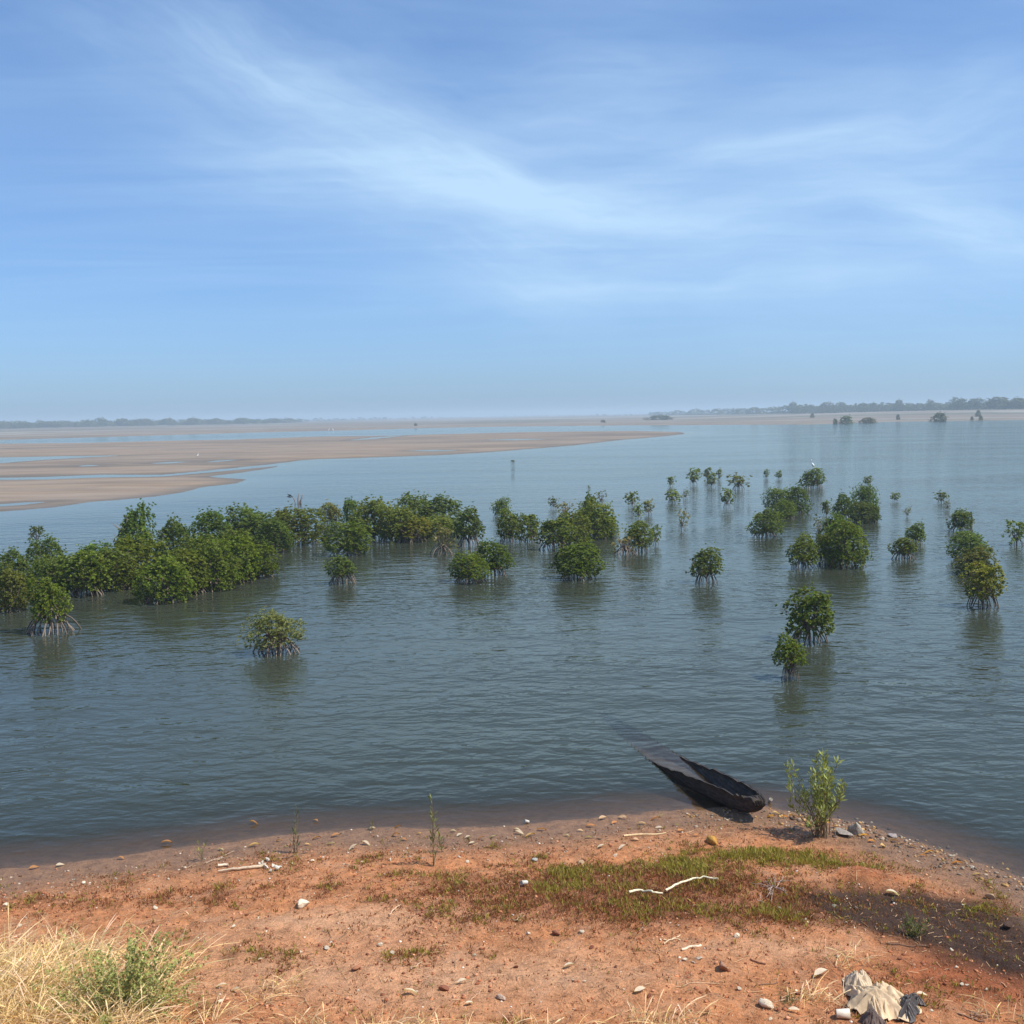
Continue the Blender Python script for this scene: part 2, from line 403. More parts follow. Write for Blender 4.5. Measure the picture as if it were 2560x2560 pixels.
def inlet(a, b, wpx):  # thin puddle
    return poly([(a[0], a[1]), ((a[0] + b[0]) / 2, (a[1] + b[1]) / 2 - wpx), b, ((a[0] + b[0]) / 2, (a[1] + b[1]) / 2 + wpx)])
PUDS = [POOL, POOL2, inlet((860, 1102), (1010, 1089), 2.0), inlet((180, 1165), (260, 1163), 1.6), inlet((370, 1159), (480, 1154), 1.6), inlet((500, 1156), (600, 1149), 1.6), inlet((1020, 1127), (1150, 1126), 1.5), inlet((1200, 1100), (1380, 1098), 1.5)]
FAR_PX = [(-900, 1118), (-400, 1107), (0, 1100), (222, 1093.5), (445, 1087), (640, 1081), (860, 1076), (1060, 1070), (1266, 1066), (1500, 1064), (1700, 1063), (1860, 1061.5), (2026, 1061), (2181, 1055.5), (2336, 1052.5), (2560, 1049), (2900, 1044), (3400, 1036)]
FS = np.array([at_z(u, v)[:2] for u, v in FAR_PX]); FS_az = np.arctan2(FS[:, 0], FS[:, 1]); FS_r = np.hypot(FS[:, 0], FS[:, 1])

def poly_sd(P, x, y):
    d = np.full(x.shape, 1e9); ins = np.zeros(x.shape, bool)
    for k in range(len(P)):
        x0, y0 = P[k]; x1, y1 = P[(k + 1) % len(P)]
        ex, ey = x1 - x0, y1 - y0; L = ex * ex + ey * ey + 1e-9
        tt = np.clip(((x - x0) * ex + (y - y0) * ey) / L, 0, 1)
        d = np.minimum(d, np.hypot(x - x0 - tt * ex, y - y0 - tt * ey))
        c = ((y0 > y) != (y1 > y)) & (x < (x1 - x0) * (y - y0) / (y1 - y0 + 1e-12) + x0)
        ins ^= c
    return np.where(ins, d, -d)

def far_h(x, y):
    r = np.hypot(x, y); az = np.arctan2(x, y)
    wob = 2.6 * fbm(x / 26, y / 7, 4, 61) + 0.8 * fbm(x / 5.0, y / 2.0, 3, 66)
    a = np.maximum(poly_sd(UPPER, x, y), poly_sd(LOWER, x, y))
    for Pd in PUDS: a = np.minimum(a, -poly_sd(Pd, x, y) * 0.8)
    a = a + wob * sstep(0, 6, np.abs(a) + 3) * 0.42
    h1 = np.where(a > 0, np.minimum(0.012 * a, 0.12) + 0.0, np.maximum(0.028 * a, -1.5))
    f = (r - np.interp(az, FS_az, FS_r)) + 14 * fbm(x / 90, y / 90, 3, 71)
    rise = 3.6 * sstep(60, 420, f) * sstep(0.10, 0.42, az) + 0.9 * sstep(100, 1200, f)
    h2 = np.where(f > 0, np.minimum(0.012 * f, 0.35) + rise, np.maximum(0.02 * f, -1.5))
    # shallow tidal creeks across the far flats
    cr = np.abs(fbm(az * 3.0, np.log(r) * 16, 3, 88)) + 0.5 * sstep(0.1, 0.3, az)
    h2 = np.where((f > 30) & (cr < 0.035), np.minimum(h2, -0.05), h2)
    return np.maximum(h1, h2)

NA, NR = 620, 400
az = np.linspace(R(-78), R(78), NA); az = np.sign(az) * (np.abs(az) / R(78)) ** 1.25 * R(78)
def polar(r0, r1, nr, zf):
    rr = np.geomspace(r0, r1, nr) if zf is None else zf
    A, RR = np.meshgrid(az, rr); x = (np.sin(A) * RR).ravel(); y = (np.cos(A) * RR).ravel()
    i, j = np.meshgrid(np.arange(nr - 1), np.arange(NA - 1), indexing='ij')
    Q = np.stack([i * NA + j, i * NA + j + 1, (i + 1) * NA + j + 1, (i + 1) * NA + j], -1).reshape(-1, 4)
    return x, y, Q
x, y, Q = polar(30.0, 8000.0, NR, None)
zf = far_h(x, y)
near_cut = sstep(42, 34, np.hypot(x, y)); zf = zf - near_cut * 0.4
azf = np.arctan2(x, y); rf = np.hypot(x, y)
C = np.tile(np.array([0.375, 0.265, 0.195]), (len(x), 1))
streak = fbm(x / 60, y / 9, 4, 91); patch = fbm(x / 30, y / 30, 3, 95)
C = lerp(C, (0.21, 0.16, 0.125), np.clip(0.35 + 2.2 * streak, 0, 1) * 0.8)
C = lerp(C, (0.42, 0.28, 0.19), np.clip(0.3 + 1.5 * patch, 0, 1) * 0.5)
farflag = sstep(0, 40, rf - np.interp(azf, FS_az, FS_r))
C = lerp(C, (0.36, 0.26, 0.19), farflag * 0.8)
sal = sstep(0.10, 0.22, fbm(azf * 4.2, np.log(rf) * 26, 4, 99)); C = lerp(C, (0.66, 0.56, 0.46), farflag * sal * .55)
sal2 = sstep(0.14, 0.26, fbm(azf * 5.2, np.log(rf) * 20, 3, 109)); C = lerp(C, (0.22, 0.19, 0.12), farflag * sal2 * 0.9)
C = lerp(C, (0.21, 0.165, 0.135), sstep(0.05, 0.0, zf) * 0.9 * (1 - farflag * 0.6))
C = lerp(C, (0.10, 0.095, 0.065), sstep(-0.1, -0.6, zf))
C = C * np.array([0.62, 0.70, 0.73])
C = lerp(C, C * 0.84, farflag)
m, t, out = new_mat('tidal_mud')
tc = t.node('ShaderNodeTexCoord').outputs['Object']
n1 = t.noise(t.scale(tc, (0.25, 1, 1)), 0.35, 6, 0.65)
cc = t.node('ShaderNodeCombineXYZ'); vv = t.ramp(n1, 0.3, 0.7, 0.82, 1.16); [t.put(cc.inputs[k], vv) for k in range(3)]
b = principled(t, t.mix(1.0, t.attr('col', 'Color'), cc.outputs[0], 'MULTIPLY'), t.ramp(t.noise(t.scale(tc, (0.2, 1, 1)), 0.12, 4, 0.6), 0.4, 0.6, 0.62, 0.9), 0.12, bump(t, t.noise(tc, 1.6, 5, 0.65), 0.6, 0.06))
t.l.new(b.outputs[0], out.inputs[0])
mud = link('mudflat', mesh_np('mudflat', np.stack([x, y, zf], 1), Q, C, smooth=True), m)
tag(mud, 'brown tidal mudflats and pale far shore beyond the water', 'mudflat', kind='structure')

# ------------------------------------------------------------------ water
bow = at_z(1897, 2001, 0.40); mid = at_z(1672, 1902, 0.0)
EMERGE = (Vector((mid.x, mid.y)) - Vector((bow.x, bow.y))).length
ax = Vector((mid.x - bow.x, mid.y - bow.y, 0)); ax.normalize()
yaw = math.atan2(ax.y, ax.x)
LEN = 4.6 * EMERGE / 2.25; SK = EMERGE / 2.25
rr_w = np.sort(np.concatenate([np.geomspace(8.0, 8000.0, 540), np.linspace(18.0, 23.5, 90)]))
x, y, Q = polar(8.0, 8000.0, len(rr_w), rr_w)
dn = ground_h(x, y, False); df = far_h(x, y)
r_ = np.hypot(x, y)
dep = -np.where(r_ < 33, dn, np.where(r_ < 38, np.minimum(dn, df), df))
dep_s = -np.where(r_ < 38, dn, df)
calm = np.exp(-np.maximum(dep, 0) / 0.26) * sstep(45, 70, r_)
depth = np.clip(dep, 0, 3)
# over the sunken part of the canoe the water is only as deep as the hull below it
ca_, cb_ = (x - bow.x) * ax.x + (y - bow.y) * ax.y, -(x - bow.x) * ax.y + (y - bow.y) * ax.x
inside = (ca_ > 0.3) & (ca_ < LEN) & (np.abs(cb_) < np.interp(ca_ / SK, [0, 2.4, 3.4, 4.2, 4.6], [.36, .36, .29, .18, .10]))
depth = np.where(inside, np.minimum(depth, 0.10 + 0.055 * np.maximum(ca_ - EMERGE, 0)), depth)
m, t, out = new_mat('estuary_water')
tc = t.node('ShaderNodeTexCoord').outputs['Object']
dp = t.attr('depth'); cal = t.attr('calm')
wind = t.ramp(t.noise(t.scale(tc, (0.35, 1, 1), 0.25), 0.07, 4, 0.6), 0.32, 0.68, 0.45, 1.12)
w0 = t.noise(t.scale(tc, (0.62, 1.0, 1), -0.30), 0.60, 2, 0.45, 0.6)
w1 = t.noise(t.scale(tc, (0.60, 1.0, 1), -0.12), 1.30, 2, 0.5, 0.5)
w2 = t.noise(t.scale(tc, (0.62, 1.0, 1), 0.22), 2.9, 2, 0.5, 0.4)
w3 = t.noise(t.scale(tc, (0.6, 1.0, 1), -0.4), 7.5, 2, 0.55)
hh = t.m('ADD', t.m('ADD', t.m('MULTIPLY', w0, 0.045), t.m('MULTIPLY', w1, 0.062)), t.m('ADD', t.m('MULTIPLY', w2, 0.044), t.m('MULTIPLY', w3, 0.010)))
amp = t.m('MULTIPLY', t.m('MULTIPLY', wind, t.m('SUBTRACT', 1.0, t.m('MULTIPLY', cal, 0.95))), t.ramp(dp, 0.0, 0.28, 0.22, 1.0))
nb = bump(t, t.m('MULTIPLY', hh, amp), 1.0, 1.0)
opac = t.m('SUBTRACT', 1.0, t.m('POWER', 2.718, t.m('DIVIDE', dp, -0.27)))
turb = t.mix(t.ramp(dp, 0.02, 0.24), (0.115, 0.074, 0.044), (0.036, 0.043, 0.030))
dif = t.node('ShaderNodeBsdfDiffuse'); t.put(dif.inputs[0], turb)
trn = t.node('ShaderNodeBsdfTransparent'); trn.inputs[0].default_value = (0.86, 0.88, 0.84, 1)
body = t.node('ShaderNodeMixShader'); t.put(body.inputs[0], opac); t.l.new(trn.outputs[0], body.inputs[1]); t.l.new(dif.outputs[0], body.inputs[2])
gl = t.node('ShaderNodeBsdfGlossy'); gl.inputs['Roughness'].default_value = 0.03; t.put(gl.inputs['Normal'], nb); gl.inputs[0].default_value = (0.92, 0.91, 0.83, 1)
fr = t.node('ShaderNodeFresnel'); fr.inputs[0].default_value = 1.333; t.put(fr.inputs['Normal'], nb)
sm = t.node('ShaderNodeMixShader'); t.l.new(fr.outputs[0], sm.inputs[0]); t.l.new(body.outputs[0], sm.inputs[1]); t.l.new(gl.outputs[0], sm.inputs[2])
t.l.new(sm.outputs[0], out.inputs[0])
wa = link('water', mesh_np('water', np.stack([x, y, np.zeros_like(x)], 1), Q, None, {'depth': depth, 'calm': calm}, smooth=True), m)
tag(wa, 'rippled blue grey estuary water', 'water', kind='structure')

# ------------------------------------------------------------------ plant prototypes
def lobed_points(rg, lobes, n, inside=0.25):
    """points + outward directions on the skin of a union of ellipsoid lobes (cx,cy,cz,rx,rz)"""
    P = []; Dr = []
    wts = np.array([l[3] * l[3] for l in lobes]); wts = wts / wts.sum()
    while len(P) < n:
        l = lobes[rg.choice(len(lobes), p=wts)]
        d = norm(rg.normal(0, 1, 3)); 
        if d[2] < -0.55: continue
        k = 1.0 if rg.random() > inside else rg.uniform(0.55, 0.9)
        k *= rg.uniform(0.92, 1.10)
        p = np.array([l[0] + d[0] * l[3] * k, l[1] + d[1] * l[3] * k, l[2] + d[2] * l[4] * k])
        bad = False
        for q in lobes:
            if q is l: continue
            e = ((p[0] - q[0]) / q[3]) ** 2 + ((p[1] - q[1]) / q[3]) ** 2 + ((p[2] - q[2]) / q[4]) ** 2
            if e < 0.62: bad = True; break
        if bad and rg.random() < 0.85: continue
        if p[2] < 0: p[2] = abs(p[2]) * 0.3
        P.append(p); Dr.append(norm(np.array([d[0], d[1], d[2] * 0.8 + 0.45])))
    return np.array(P), np.array(Dr)

def crown_mesh(name, seed, nros, lf, nlobe, flat=False, per=7, colbase=(1, 1, 1), widthk=0.46, upright=0.9):
    """crown of leaf rosettes in the unit box x,y in [-.5,.5], z in [0,1]"""
    rg = np.random.default_rng(seed)
    lobes = []
    for k in range(nlobe):
        a = rg.uniform(0, 2 * np.pi); q = math.sqrt(rg.random()) * 0.30
        if flat: lobes.append((math.cos(a) * q * 1.1, math.sin(a) * q * 1.1, rg.uniform(0.45, 0.8), rg.uniform(0.13, 0.22), rg.uniform(0.16, 0.26)))
        else:
            rr = rg.uniform(0.15, 0.25); lobes.append((math.cos(a) * q, math.sin(a) * q, rg.uniform(0.30, 0.80) * (1.15 - q), rr, rr * rg.uniform(0.9, 1.3)))
    if not flat: lobes.append((0, 0, 0.36, 0.33, 0.36)); lobes.append((rg.uniform(-.1, .1), rg.uniform(-.1, .1), 0.62, 0.24, 0.34))
    P, Dr = lobed_points(rg, lobes, nros)
    n = len(P)
    # fill the unit box: +-.5 across, 0..1 high (leaf length left over at the rim)
    rim = 0.5 - lf * 0.45
    q = np.percentile(np.hypot(P[:, 0] - P[:, 0].mean(), P[:, 1] - P[:, 1].mean()), 93)
    P[:, 0] = (P[:, 0] - P[:, 0].mean()) / q * rim; P[:, 1] = (P[:, 1] - P[:, 1].mean()) / q * rim
    z0, z1 = np.percentile(P[:, 2], [1.5, 98]); P[:, 2] = (P[:, 2] - z0) / (z1 - z0) * (1 - lf * 0.5)
    # a rosette: leaves fanned round the shoot direction
    ph = rg.uniform(0, 2 * np.pi, (n, per)) * 0 + (np.arange(per) / per * 2 * np.pi)[None, :] + rg.uniform(0, 6.28, (n, 1))
    ref = np.tile(np.array([0.31, 0.17, 0.93]), (n, 1)); A = norm(np.cross(Dr, ref)); B = np.cross(Dr, A)
    op = rg.uniform(0.45, 1.25, (n, per, 1))
    LD = np.cos(op) * Dr[:, None, :] * upright + np.sin(op) * (np.cos(ph)[..., None] * A[:, None, :] + np.sin(ph)[..., None] * B[:, None, :])
    PP = np.repeat(P, per, 0); LD = LD.reshape(-1, 3)
    Lh = lf * rg.uniform(0.7, 1.2, len(PP))
    V, Qd = leaves(PP, LD, Lh, Lh * widthk, up=np.repeat(Dr, per, 0), rg=rg)
    b = MB(); b.add(V, Qd, np.repeat(leaf_colours(rg, n, per, colbase), 4, 0)); return b.mesh(name)

def leaf_colours(rg, n, per, colbase):
    tone = rg.normal(1.0, 0.20, (n, 1)).repeat(per, 0)[:, 0] * rg.normal(1, 0.18, n * per)
    yel = (rg.random(n * per) < 0.09) * rg.uniform(0.4, 1.0, n * per) + 0.35 * np.clip(rg.normal(0, .5, n).repeat(per), 0, 1)
    c = (np.array([0.146, 0.186, 0.028]) * np.array(colbase))[None] * np.clip(tone, 0.45, 1.8)[:, None]
    return c + np.clip(yel, 0, 1)[:, None] * (np.array([0.24, 0.22, 0.05]) - c)

def bush_mesh(name, seed, nros, lf, colbase=(1, 1, 1), per=7, widthk=0.5, lump=0.62, waist=0.30):
    """dense lumpy dome of leaf rosettes filling the unit box x,y in [-.5,.5], z in [0,1]"""
    rg = np.random.default_rng(seed)
    d = norm(rg.normal(0, 1, (nros, 3))); d[:, 2] = np.where(d[:, 2] < -0.62, -d[:, 2], d[:, 2])
    ox, oy, oz = rg.uniform(0, 50, 3)
    Rd = 0.86 + lump * (fbm(d[:, 0] * 1.7 + d[:, 2] * 1.1 + ox, d[:, 1] * 1.7 - d[:, 2] * 1.3 + oy, 3, seed) ) 
    k = np.where(rg.random(nros) < 0.66, rg.uniform(0.9, 1.04, nros), rg.uniform(0.5, 0.9, nros)); k = np.where(rg.random(nros) < 0.08, rg.uniform(1.05, 1.25, nros), k)
    rr = Rd * k
    P = np.stack([0.5 * d[:, 0] * rr, 0.5 * d[:, 1] * rr, np.where(d[:, 2] > 0, waist + (1 - waist) * d[:, 2] * rr, waist + waist * 1.9 * d[:, 2] * np.minimum(rr, 1.0))], 1)
    q = np.percentile(np.hypot(P[:, 0], P[:, 1]), 96); P[:, :2] *= (0.5 - lf * .4) / q
    z1 = np.percentile(P[:, 2], 98.5); P[:, 2] *= (1 - lf * .5) / z1
    Dr = norm(np.stack([d[:, 0], d[:, 1], d[:, 2] * 0.9 + 0.5], 1) + rg.normal(0, .22, (nros, 3)))
    n = nros
    ph = (np.arange(per) / per * 2 * np.pi)[None, :] + rg.uniform(0, 6.28, (n, 1))
    ref = np.tile(np.array([0.31, 0.17, 0.93]), (n, 1)); A = norm(np.cross(Dr, ref)); B = np.cross(Dr, A)
    op = rg.uniform(0.4, 1.25, (n, per, 1))
    LD = (np.cos(op) * Dr[:, None, :] + np.sin(op) * (np.cos(ph)[..., None] * A[:, None, :] + np.sin(ph)[..., None] * B[:, None, :])).reshape(-1, 3)
    PP = np.repeat(P, per, 0); Lh = lf * rg.uniform(0.7, 1.25, len(PP))
    V, Qd = leaves(PP, LD, Lh, Lh * widthk, up=np.repeat(Dr, per, 0), rg=rg)
    b = MB(); b.add(V, Qd, np.repeat(leaf_colours(rg, n, per, colbase), 4, 0)); return b.mesh(name)

CROWN_BIG = [bush_mesh('crown', 100 + k, 1300, 0.048, lump=0.5 + 0.05 * (k % 5)) for k in range(9)]
CROWN_MID = [bush_mesh('crown', 200 + k, 760, 0.062, lump=0.70, waist=0.36) for k in range(6)]
CROWN_SML = [bush_mesh('crown', 300 + k, 80, 0.14, (1, 1, 1.2), 6, 0.42, 1.1, 0.42) for k in range(6)]
CROWN_THIN = [bush_mesh('crown', 330 + k, 40, 0.13, (1.2, 1, 1.5), 5, 0.4, 1.2, 0.45) for k in range(4)]
CROWN_PALE = [bush_mesh('crown', 350 + k, 900, 0.055, colbase=(1.75, 1.45, 3.2), widthk=0.36, waist=0.34) for k in range(2)]

def root_mesh(seed):
    """prop root: leaves the stem at z=1, arches out to radius 1 and dives below the water at z<0"""
    rg = np.random.default_rng(seed); s = np.linspace(0, 1, 7)
    k = rg.uniform(1.05, 2.4)
    r = 0.10 + 0.90 * (1 - (1 - s) ** rg.uniform(1.05, 1.7)); z = 1.0 - 1.35 * s ** k
    y = 0.10 * rg.uniform(-1, 1) * np.sin(s * 3.0) + rg.normal(0, 0.012, 7)
    V, Qd = tube(np.stack([r, y, z], 1), np.linspace(0.036, 0.024, 7) * rg.uniform(.75, 1.2), 5)
    b = MB(); b.add(V, Qd, (0.23, 0.185, 0.145)); return b.mesh('prop_root', True)
ROOTS = [root_mesh(400 + k) for k in range(8)]

def trunk_mesh(seed, nb=6):
    rg = np.random.default_rng(seed); b = MB()
    for k in range(nb):
        a = k / nb * 6.283 + rg.uniform(-.4, .4); q = rg.uniform(0.12, 0.30)
        p0 = np.array([0.02 * math.cos(a), 0.02 * math.sin(a), rg.uniform(0.10, 0.28)]); p2 = np.array([q * math.cos(a), q * math.sin(a), rg.uniform(0.6, 0.86)])
        p1 = (p0 + p2) / 2 + np.array([0.06 * math.cos(a), 0.06 * math.sin(a), -0.06])
        V, Qd = tube(np.array([p0, p1, p2]), [0.020, 0.014, 0.007], 5); b.add(V, Qd, (0.17, 0.13, 0.10))
    for k in range(9):
        a = rg.uniform(0, 6.283); q = rg.uniform(0.36, 0.56); zt = rg.uniform(0.35, 1.0) * (1.1 - 0.5 * q)
        V, Qd = tube(np.array([[0.1 * math.cos(a), 0.1 * math.sin(a), zt * 0.55], [0.6 * q * math.cos(a + .2), 0.6 * q * math.sin(a + .2), zt * 0.8], [q * math.cos(a), q * math.sin(a), zt]]), [0.010, 0.007, 0.003], 4); b.add(V, Qd, (0.24, 0.20, 0.16))
    V, Qd = tube(np.array([[0, 0, -0.25], [0.01, 0, 0.05], [0.0, 0.01, 0.35], [0.02, 0, 0.7]]), [0.017, 0.018, 0.018, 0.006], 6); b.add(V, Qd, (0.19, 0.15, 0.12))
    return b.mesh('trunk', True)
TRUNKS = [trunk_mesh(500 + k) for k in range(4)]

ORD = ['first', 'second', 'third', 'fourth', 'fifth', 'sixth', 'seventh', 'eighth', 'ninth', 'tenth', 'eleventh', 'twelfth', 'thirteenth', 'fourteenth', 'fifteenth', 'sixteenth', 'seventeenth', 'eighteenth', 'nineteenth', 'twentieth'] + ['twenty-' + q for q in ('first', 'second', 'third', 'fourth', 'fifth', 'sixth', 'seventh', 'eighth', 'ninth')] + ['thirtieth']
mr = np.random.default_rng(77)

def mangrove(u, base, top, wpx, typ, label, group, tint=(1, 1, 1), roots=None, rootw=None, low=None):
    pf = at_z(u, base); dz = depth_of(pf); W = wpx * dz / FPX
    rad = W * (0.40 if typ in 'BMP' else 0.22)
    dirn = Vector((pf.x, pf.y, 0)).normalized(); c = pf + dirn * rad
    H = max(z_above(c, u, top), W * 0.35)
    rz = mr.uniform(0, 6.283)
    th = thing('mangrove_shrub', label, 'mangrove', (c.x, c.y, 0), rz, group)
    if low is None: low = {'B': 0.05, 'M': 0.14, 'S': 0.20, 'T': 0.18, 'P': 0.20}[typ]
    elif typ in 'BMP': low = max(low - 0.09, 0.03)
    lib = {'B': CROWN_BIG, 'M': CROWN_MID, 'S': CROWN_SML, 'T': CROWN_THIN, 'P': CROWN_PALE}[typ]
    br = mr.normal(1, .11); tn = tuple(float(a * b * br) for a, b in zip(tint, mr.normal(1, 0.03, 3)))
    Hc = H * (1 - low) * 1.02; Wc = W * (1.17 if typ == 'B' else 1.08)
    link('crown', lib[mr.integers(len(lib))], M_LEAF, th, (0, 0, H * low), (mr.normal(0, .06), mr.normal(0, .06), mr.uniform(0, 6.28)), (Wc * mr.uniform(.9, 1.12), Wc * mr.uniform(.9, 1.12), Hc), tn)
    link('trunk', TRUNKS[mr.integers(len(TRUNKS))], M_BARK, th, (0, 0, 0), (0, 0, mr.uniform(0, 6)), (W, W, H), (1, 1, 1))
    nr = int(roots * 1.2) if roots is not None else {'B': 30, 'M': 30, 'S': 11, 'T': 13, 'P': 36}[typ]
    rw = (rootw * dz / FPX * 0.5) if rootw else W * (0.46 if typ in 'BMP' else 0.34)
    rh = H * (low + (0.20 if typ in 'BMP' else 0.18))
    for k in range(nr):
        a = k * 2.39996 + mr.uniform(-.25, .25); s = rw * (0.3 + 0.75 * math.sqrt((k + .5) / nr)) * mr.uniform(.9, 1.05)
        hz = rh * mr.uniform(0.7, 1.15)
        tk = 1.0
        o = link('prop_root', ROOTS[mr.integers(len(ROOTS))], M_BARK, th, (0, 0, 0), (0, 0, a), (s, s * tk, hz), tuple([float(mr.uniform(0.6, 1.15))] * 3))
    return th

# --- rows of the photograph: (u, base v, top v, width, type[, options])
def row(items, name, group, **kw):
    items = sorted(items, key=lambda q: q[0])
    for k, it in enumerate(items):
        lab = name.replace('#', ORD[k])
        opt = dict(kw); opt.update(it[5] if len(it) > 5 else {})
        mangrove(*it[:5], label=lab, group=group, **opt)

YG = (0.98, 1.04, 0.8); DG = (0.78, 0.92, 1.0); BR = (1.22, 1.0, 1.5); GR = (0.92, 1.0, 1.35)
row([(25, 1532, 1428, 100, 'B'), (275, 1480, 1375, 120, 'B', {'tint': YG}), (340, 1462, 1345, 125, 'B', {'tint': YG}), (408, 1510, 1398, 120, 'B', {'tint': YG}), (471, 1490, 1376, 120, 'B', {'tint': YG}),
     (528, 1480, 1352, 120, 'B', {'tint': YG}), (585, 1463, 1345, 115, 'B', {'tint': YG}), (645, 1447, 1366, 100, 'B', {'tint': YG}), (217, 1494, 1380, 110, 'M', {'tint': YG})],
    'bushy mangrove, # from the left along the front edge of the big left thicket', 'mangroves of the big left thicket')
row([(40, 1482, 1379, 95, 'B', {'tint': DG}), (121, 1455, 1350, 100, 'B', {'tint': DG}), (150, 1492, 1392, 105, 'B'), (235, 1440, 1362, 110, 'B', {'tint': DG}), (333, 1405, 1266, 96, 'B', {'tint': DG}), (437, 1420, 1303, 100, 'B', {'tint': DG}),
     (505, 1440, 1345, 110, 'B'), (532, 1392, 1281, 98, 'B', {'tint': DG}), (575, 1425, 1330, 105, 'B'), (612, 1376, 1271, 108, 'B', {'tint': DG}), (648, 1368, 1285, 95, 'B', {'tint': DG}), (685, 1384, 1300, 85, 'B', {'tint': DG})],
    'dark green mangrove, # from the left along the back of the big left thicket', 'mangroves of the big left thicket')
mangrove(127, 1586, 1446, 104, 'M', 'mangrove with splayed bare stilt roots standing before the left thicket', 'mangroves of the big left thicket', tint=YG, rootw=150, roots=26, low=0.36)
row([(706, 1346, 1272, 60, 'M', {'tint': BR}), (756, 1362, 1274, 108, 'B'), (828, 1312, 1258, 56, 'M', {'tint': BR}), (883, 1330, 1250, 52, 'M', {'tint': GR}), (937, 1352, 1252, 112, 'B'),
     (1035, 1332, 1239, 95, 'B', {'tint': GR}), (1096, 1334, 1245, 108, 'B', {'tint': GR}), (990, 1356, 1270, 100, 'B')],
    'mangrove, # from the left in the dense far row at the middle left', 'mangroves of the middle row')
mangrove(1025, 1358, 1298, 96, 'M', 'olive mangrove on a fringe of grey roots fronting the dense middle row', 'mangroves of the middle row', tint=(1.3, 1.05, 0.9), roots=26, low=0.38)
mangrove(1100, 1346, 1292, 84, 'B', 'low round mangrove at the open end of the dense middle row', 'mangroves of the middle row')
mangrove(868, 1392, 1307, 100, 'B', 'round mangrove standing just behind the smaller one with splayed roots', 'mangroves before the middle row', tint=YG, low=0.2)
mangrove(857, 1462, 1390, 78, 'M', 'small mangrove on a skirt of splayed roots before a rounder one', 'mangroves before the middle row', rootw=84, low=0.40, tint=GR)
mangrove(1107, 1388, 1318, 70, 'T', 'sparse brownish mangrove on tall bare roots beside the dense middle row', 'mangroves before the middle row', tint=BR, roots=20, rootw=72)
mangrove(1172, 1369, 1274, 78, 'M', 'mangrove with a sprig above its crown and pale hanging roots', 'mangroves before the middle row', tint=GR, low=0.32)
mangrove(1172, 1460, 1386, 104, 'B', 'wide low mangrove over the water, one half of a leaning pair', 'mangroves before the middle row', tint=YG, low=0.22)
mangrove(1230, 1442, 1356, 92, 'B', 'taller right half of a leaning mangrove pair over the water', 'mangroves before the middle row', tint=YG, low=0.30)
mangrove(1252, 1290, 1246, 46, 'M', 'small greyish mangrove behind the centre thicket, alone against open water', 'mangroves of the centre thicket', tint=GR)
row([(1274, 1358, 1276, 66, 'M'), (1329, 1356, 1286, 60, 'M'), (1385, 1377, 1296, 98, 'M', {'low': 0.34, 'roots': 22}), (1424, 1366, 1284, 84, 'B'), (1487, 1348, 1260, 104, 'B'), (1470, 1335, 1240, 56, 'M', {'tint': GR}), (1518, 1334, 1288, 54, 'B')],
    'mangrove, # from the left in the centre thicket', 'mangroves of the centre thicket')
mangrove(1414, 1292, 1252, 54, 'T', 'brownish sparse mangrove behind the centre thicket', 'mangroves of the centre thicket', tint=BR, roots=14)
mangrove(1384, 1272, 1244, 27, 'S', 'tiny mangrove sapling behind the centre thicket', 'mangroves of the centre thicket')
mangrove(1503, 1260, 1228, 32, 'T', 'spindly sapling rising behind the end of the centre thicket', 'mangroves of the centre thicket')
mangrove(1443, 1453, 1360, 112, 'B', 'rounded yellow-green mangrove fronting the centre thicket', 'mangroves of the centre thicket', tint=YG, low=0.22)
mangrove(1563, 1388, 1332, 62, 'T', 'sparse grey mangrove with a thick skirt of pale roots', 'mangroves in the open middle water', tint=BR, roots=26, rootw=74)
mangrove(1597, 1382, 1306, 68, 'M', 'dark mangrove rising behind a sparse grey one with pale roots', 'mangroves in the open middle water', low=0.3)
mangrove(1639, 1363, 1312, 32, 'S', 'thin umbrella sapling right beside the mangrove with pale roots', 'mangroves in the open middle water')
mangrove(1766, 1462, 1372, 84, 'M', 'lone dense mangrove on a root cone in open water at centre right', 'mangroves in the open middle water', low=0.34, tint=GR, roots=22, rootw=66)
mangrove(1704, 1327, 1268, 34, 'T', 'nearly bare straggly mangrove sapling in open water', 'mangroves in the open middle water', tint=BR)
mangrove(694, 1641, 1528, 140, 'P', 'pale olive dome-shaped mangrove standing alone on the left water', 'mangroves in the open middle water', tint=(1, 1, 1), roots=34, rootw=128, low=0.30)
row([(1581, 1267, 1231, 36, 'S'), (1597, 1297, 1263, 27, 'S'), (1621, 1287, 1249, 34, 'S', {'tint': BR})], 'small sapling, # from the left in a close trio in mid water', 'far scattered saplings')
row([(1681, 1258, 1224, 44, 'S', {'roots': 14}), (1713, 1247, 1222, 22, 'T')], 'sapling, # from the left of a pair just below the far sapling group', 'far scattered saplings')
row([(1677, 1216, 1190, 24, 'S'), (1733, 1213, 1170, 40, 'S'), (1768, 1200, 1169, 26, 'S'), (1780, 1218, 1184, 34, 'S'), (1798, 1200, 1173, 20, 'S'), (1845, 1223, 1187, 56, 'S', {'roots': 16, 'tint': BR})],
    'sapling, # from the left in the farthest group of saplings', 'far scattered saplings')
mangrove(1817, 1269, 1222, 34, 'S', 'upright sapling alone below the farthest sapling group', 'far scattered saplings')
mangrove(1472, 1227, 1210, 11, 'T', 'tiny bare sprig in open water above the centre thicket', 'far scattered saplings', roots=4)
mangrove(1282, 1158, 1150, 10, 'S', 'tiny dark sapling far out, close to the mudflat edge', 'far scattered saplings', roots=4)
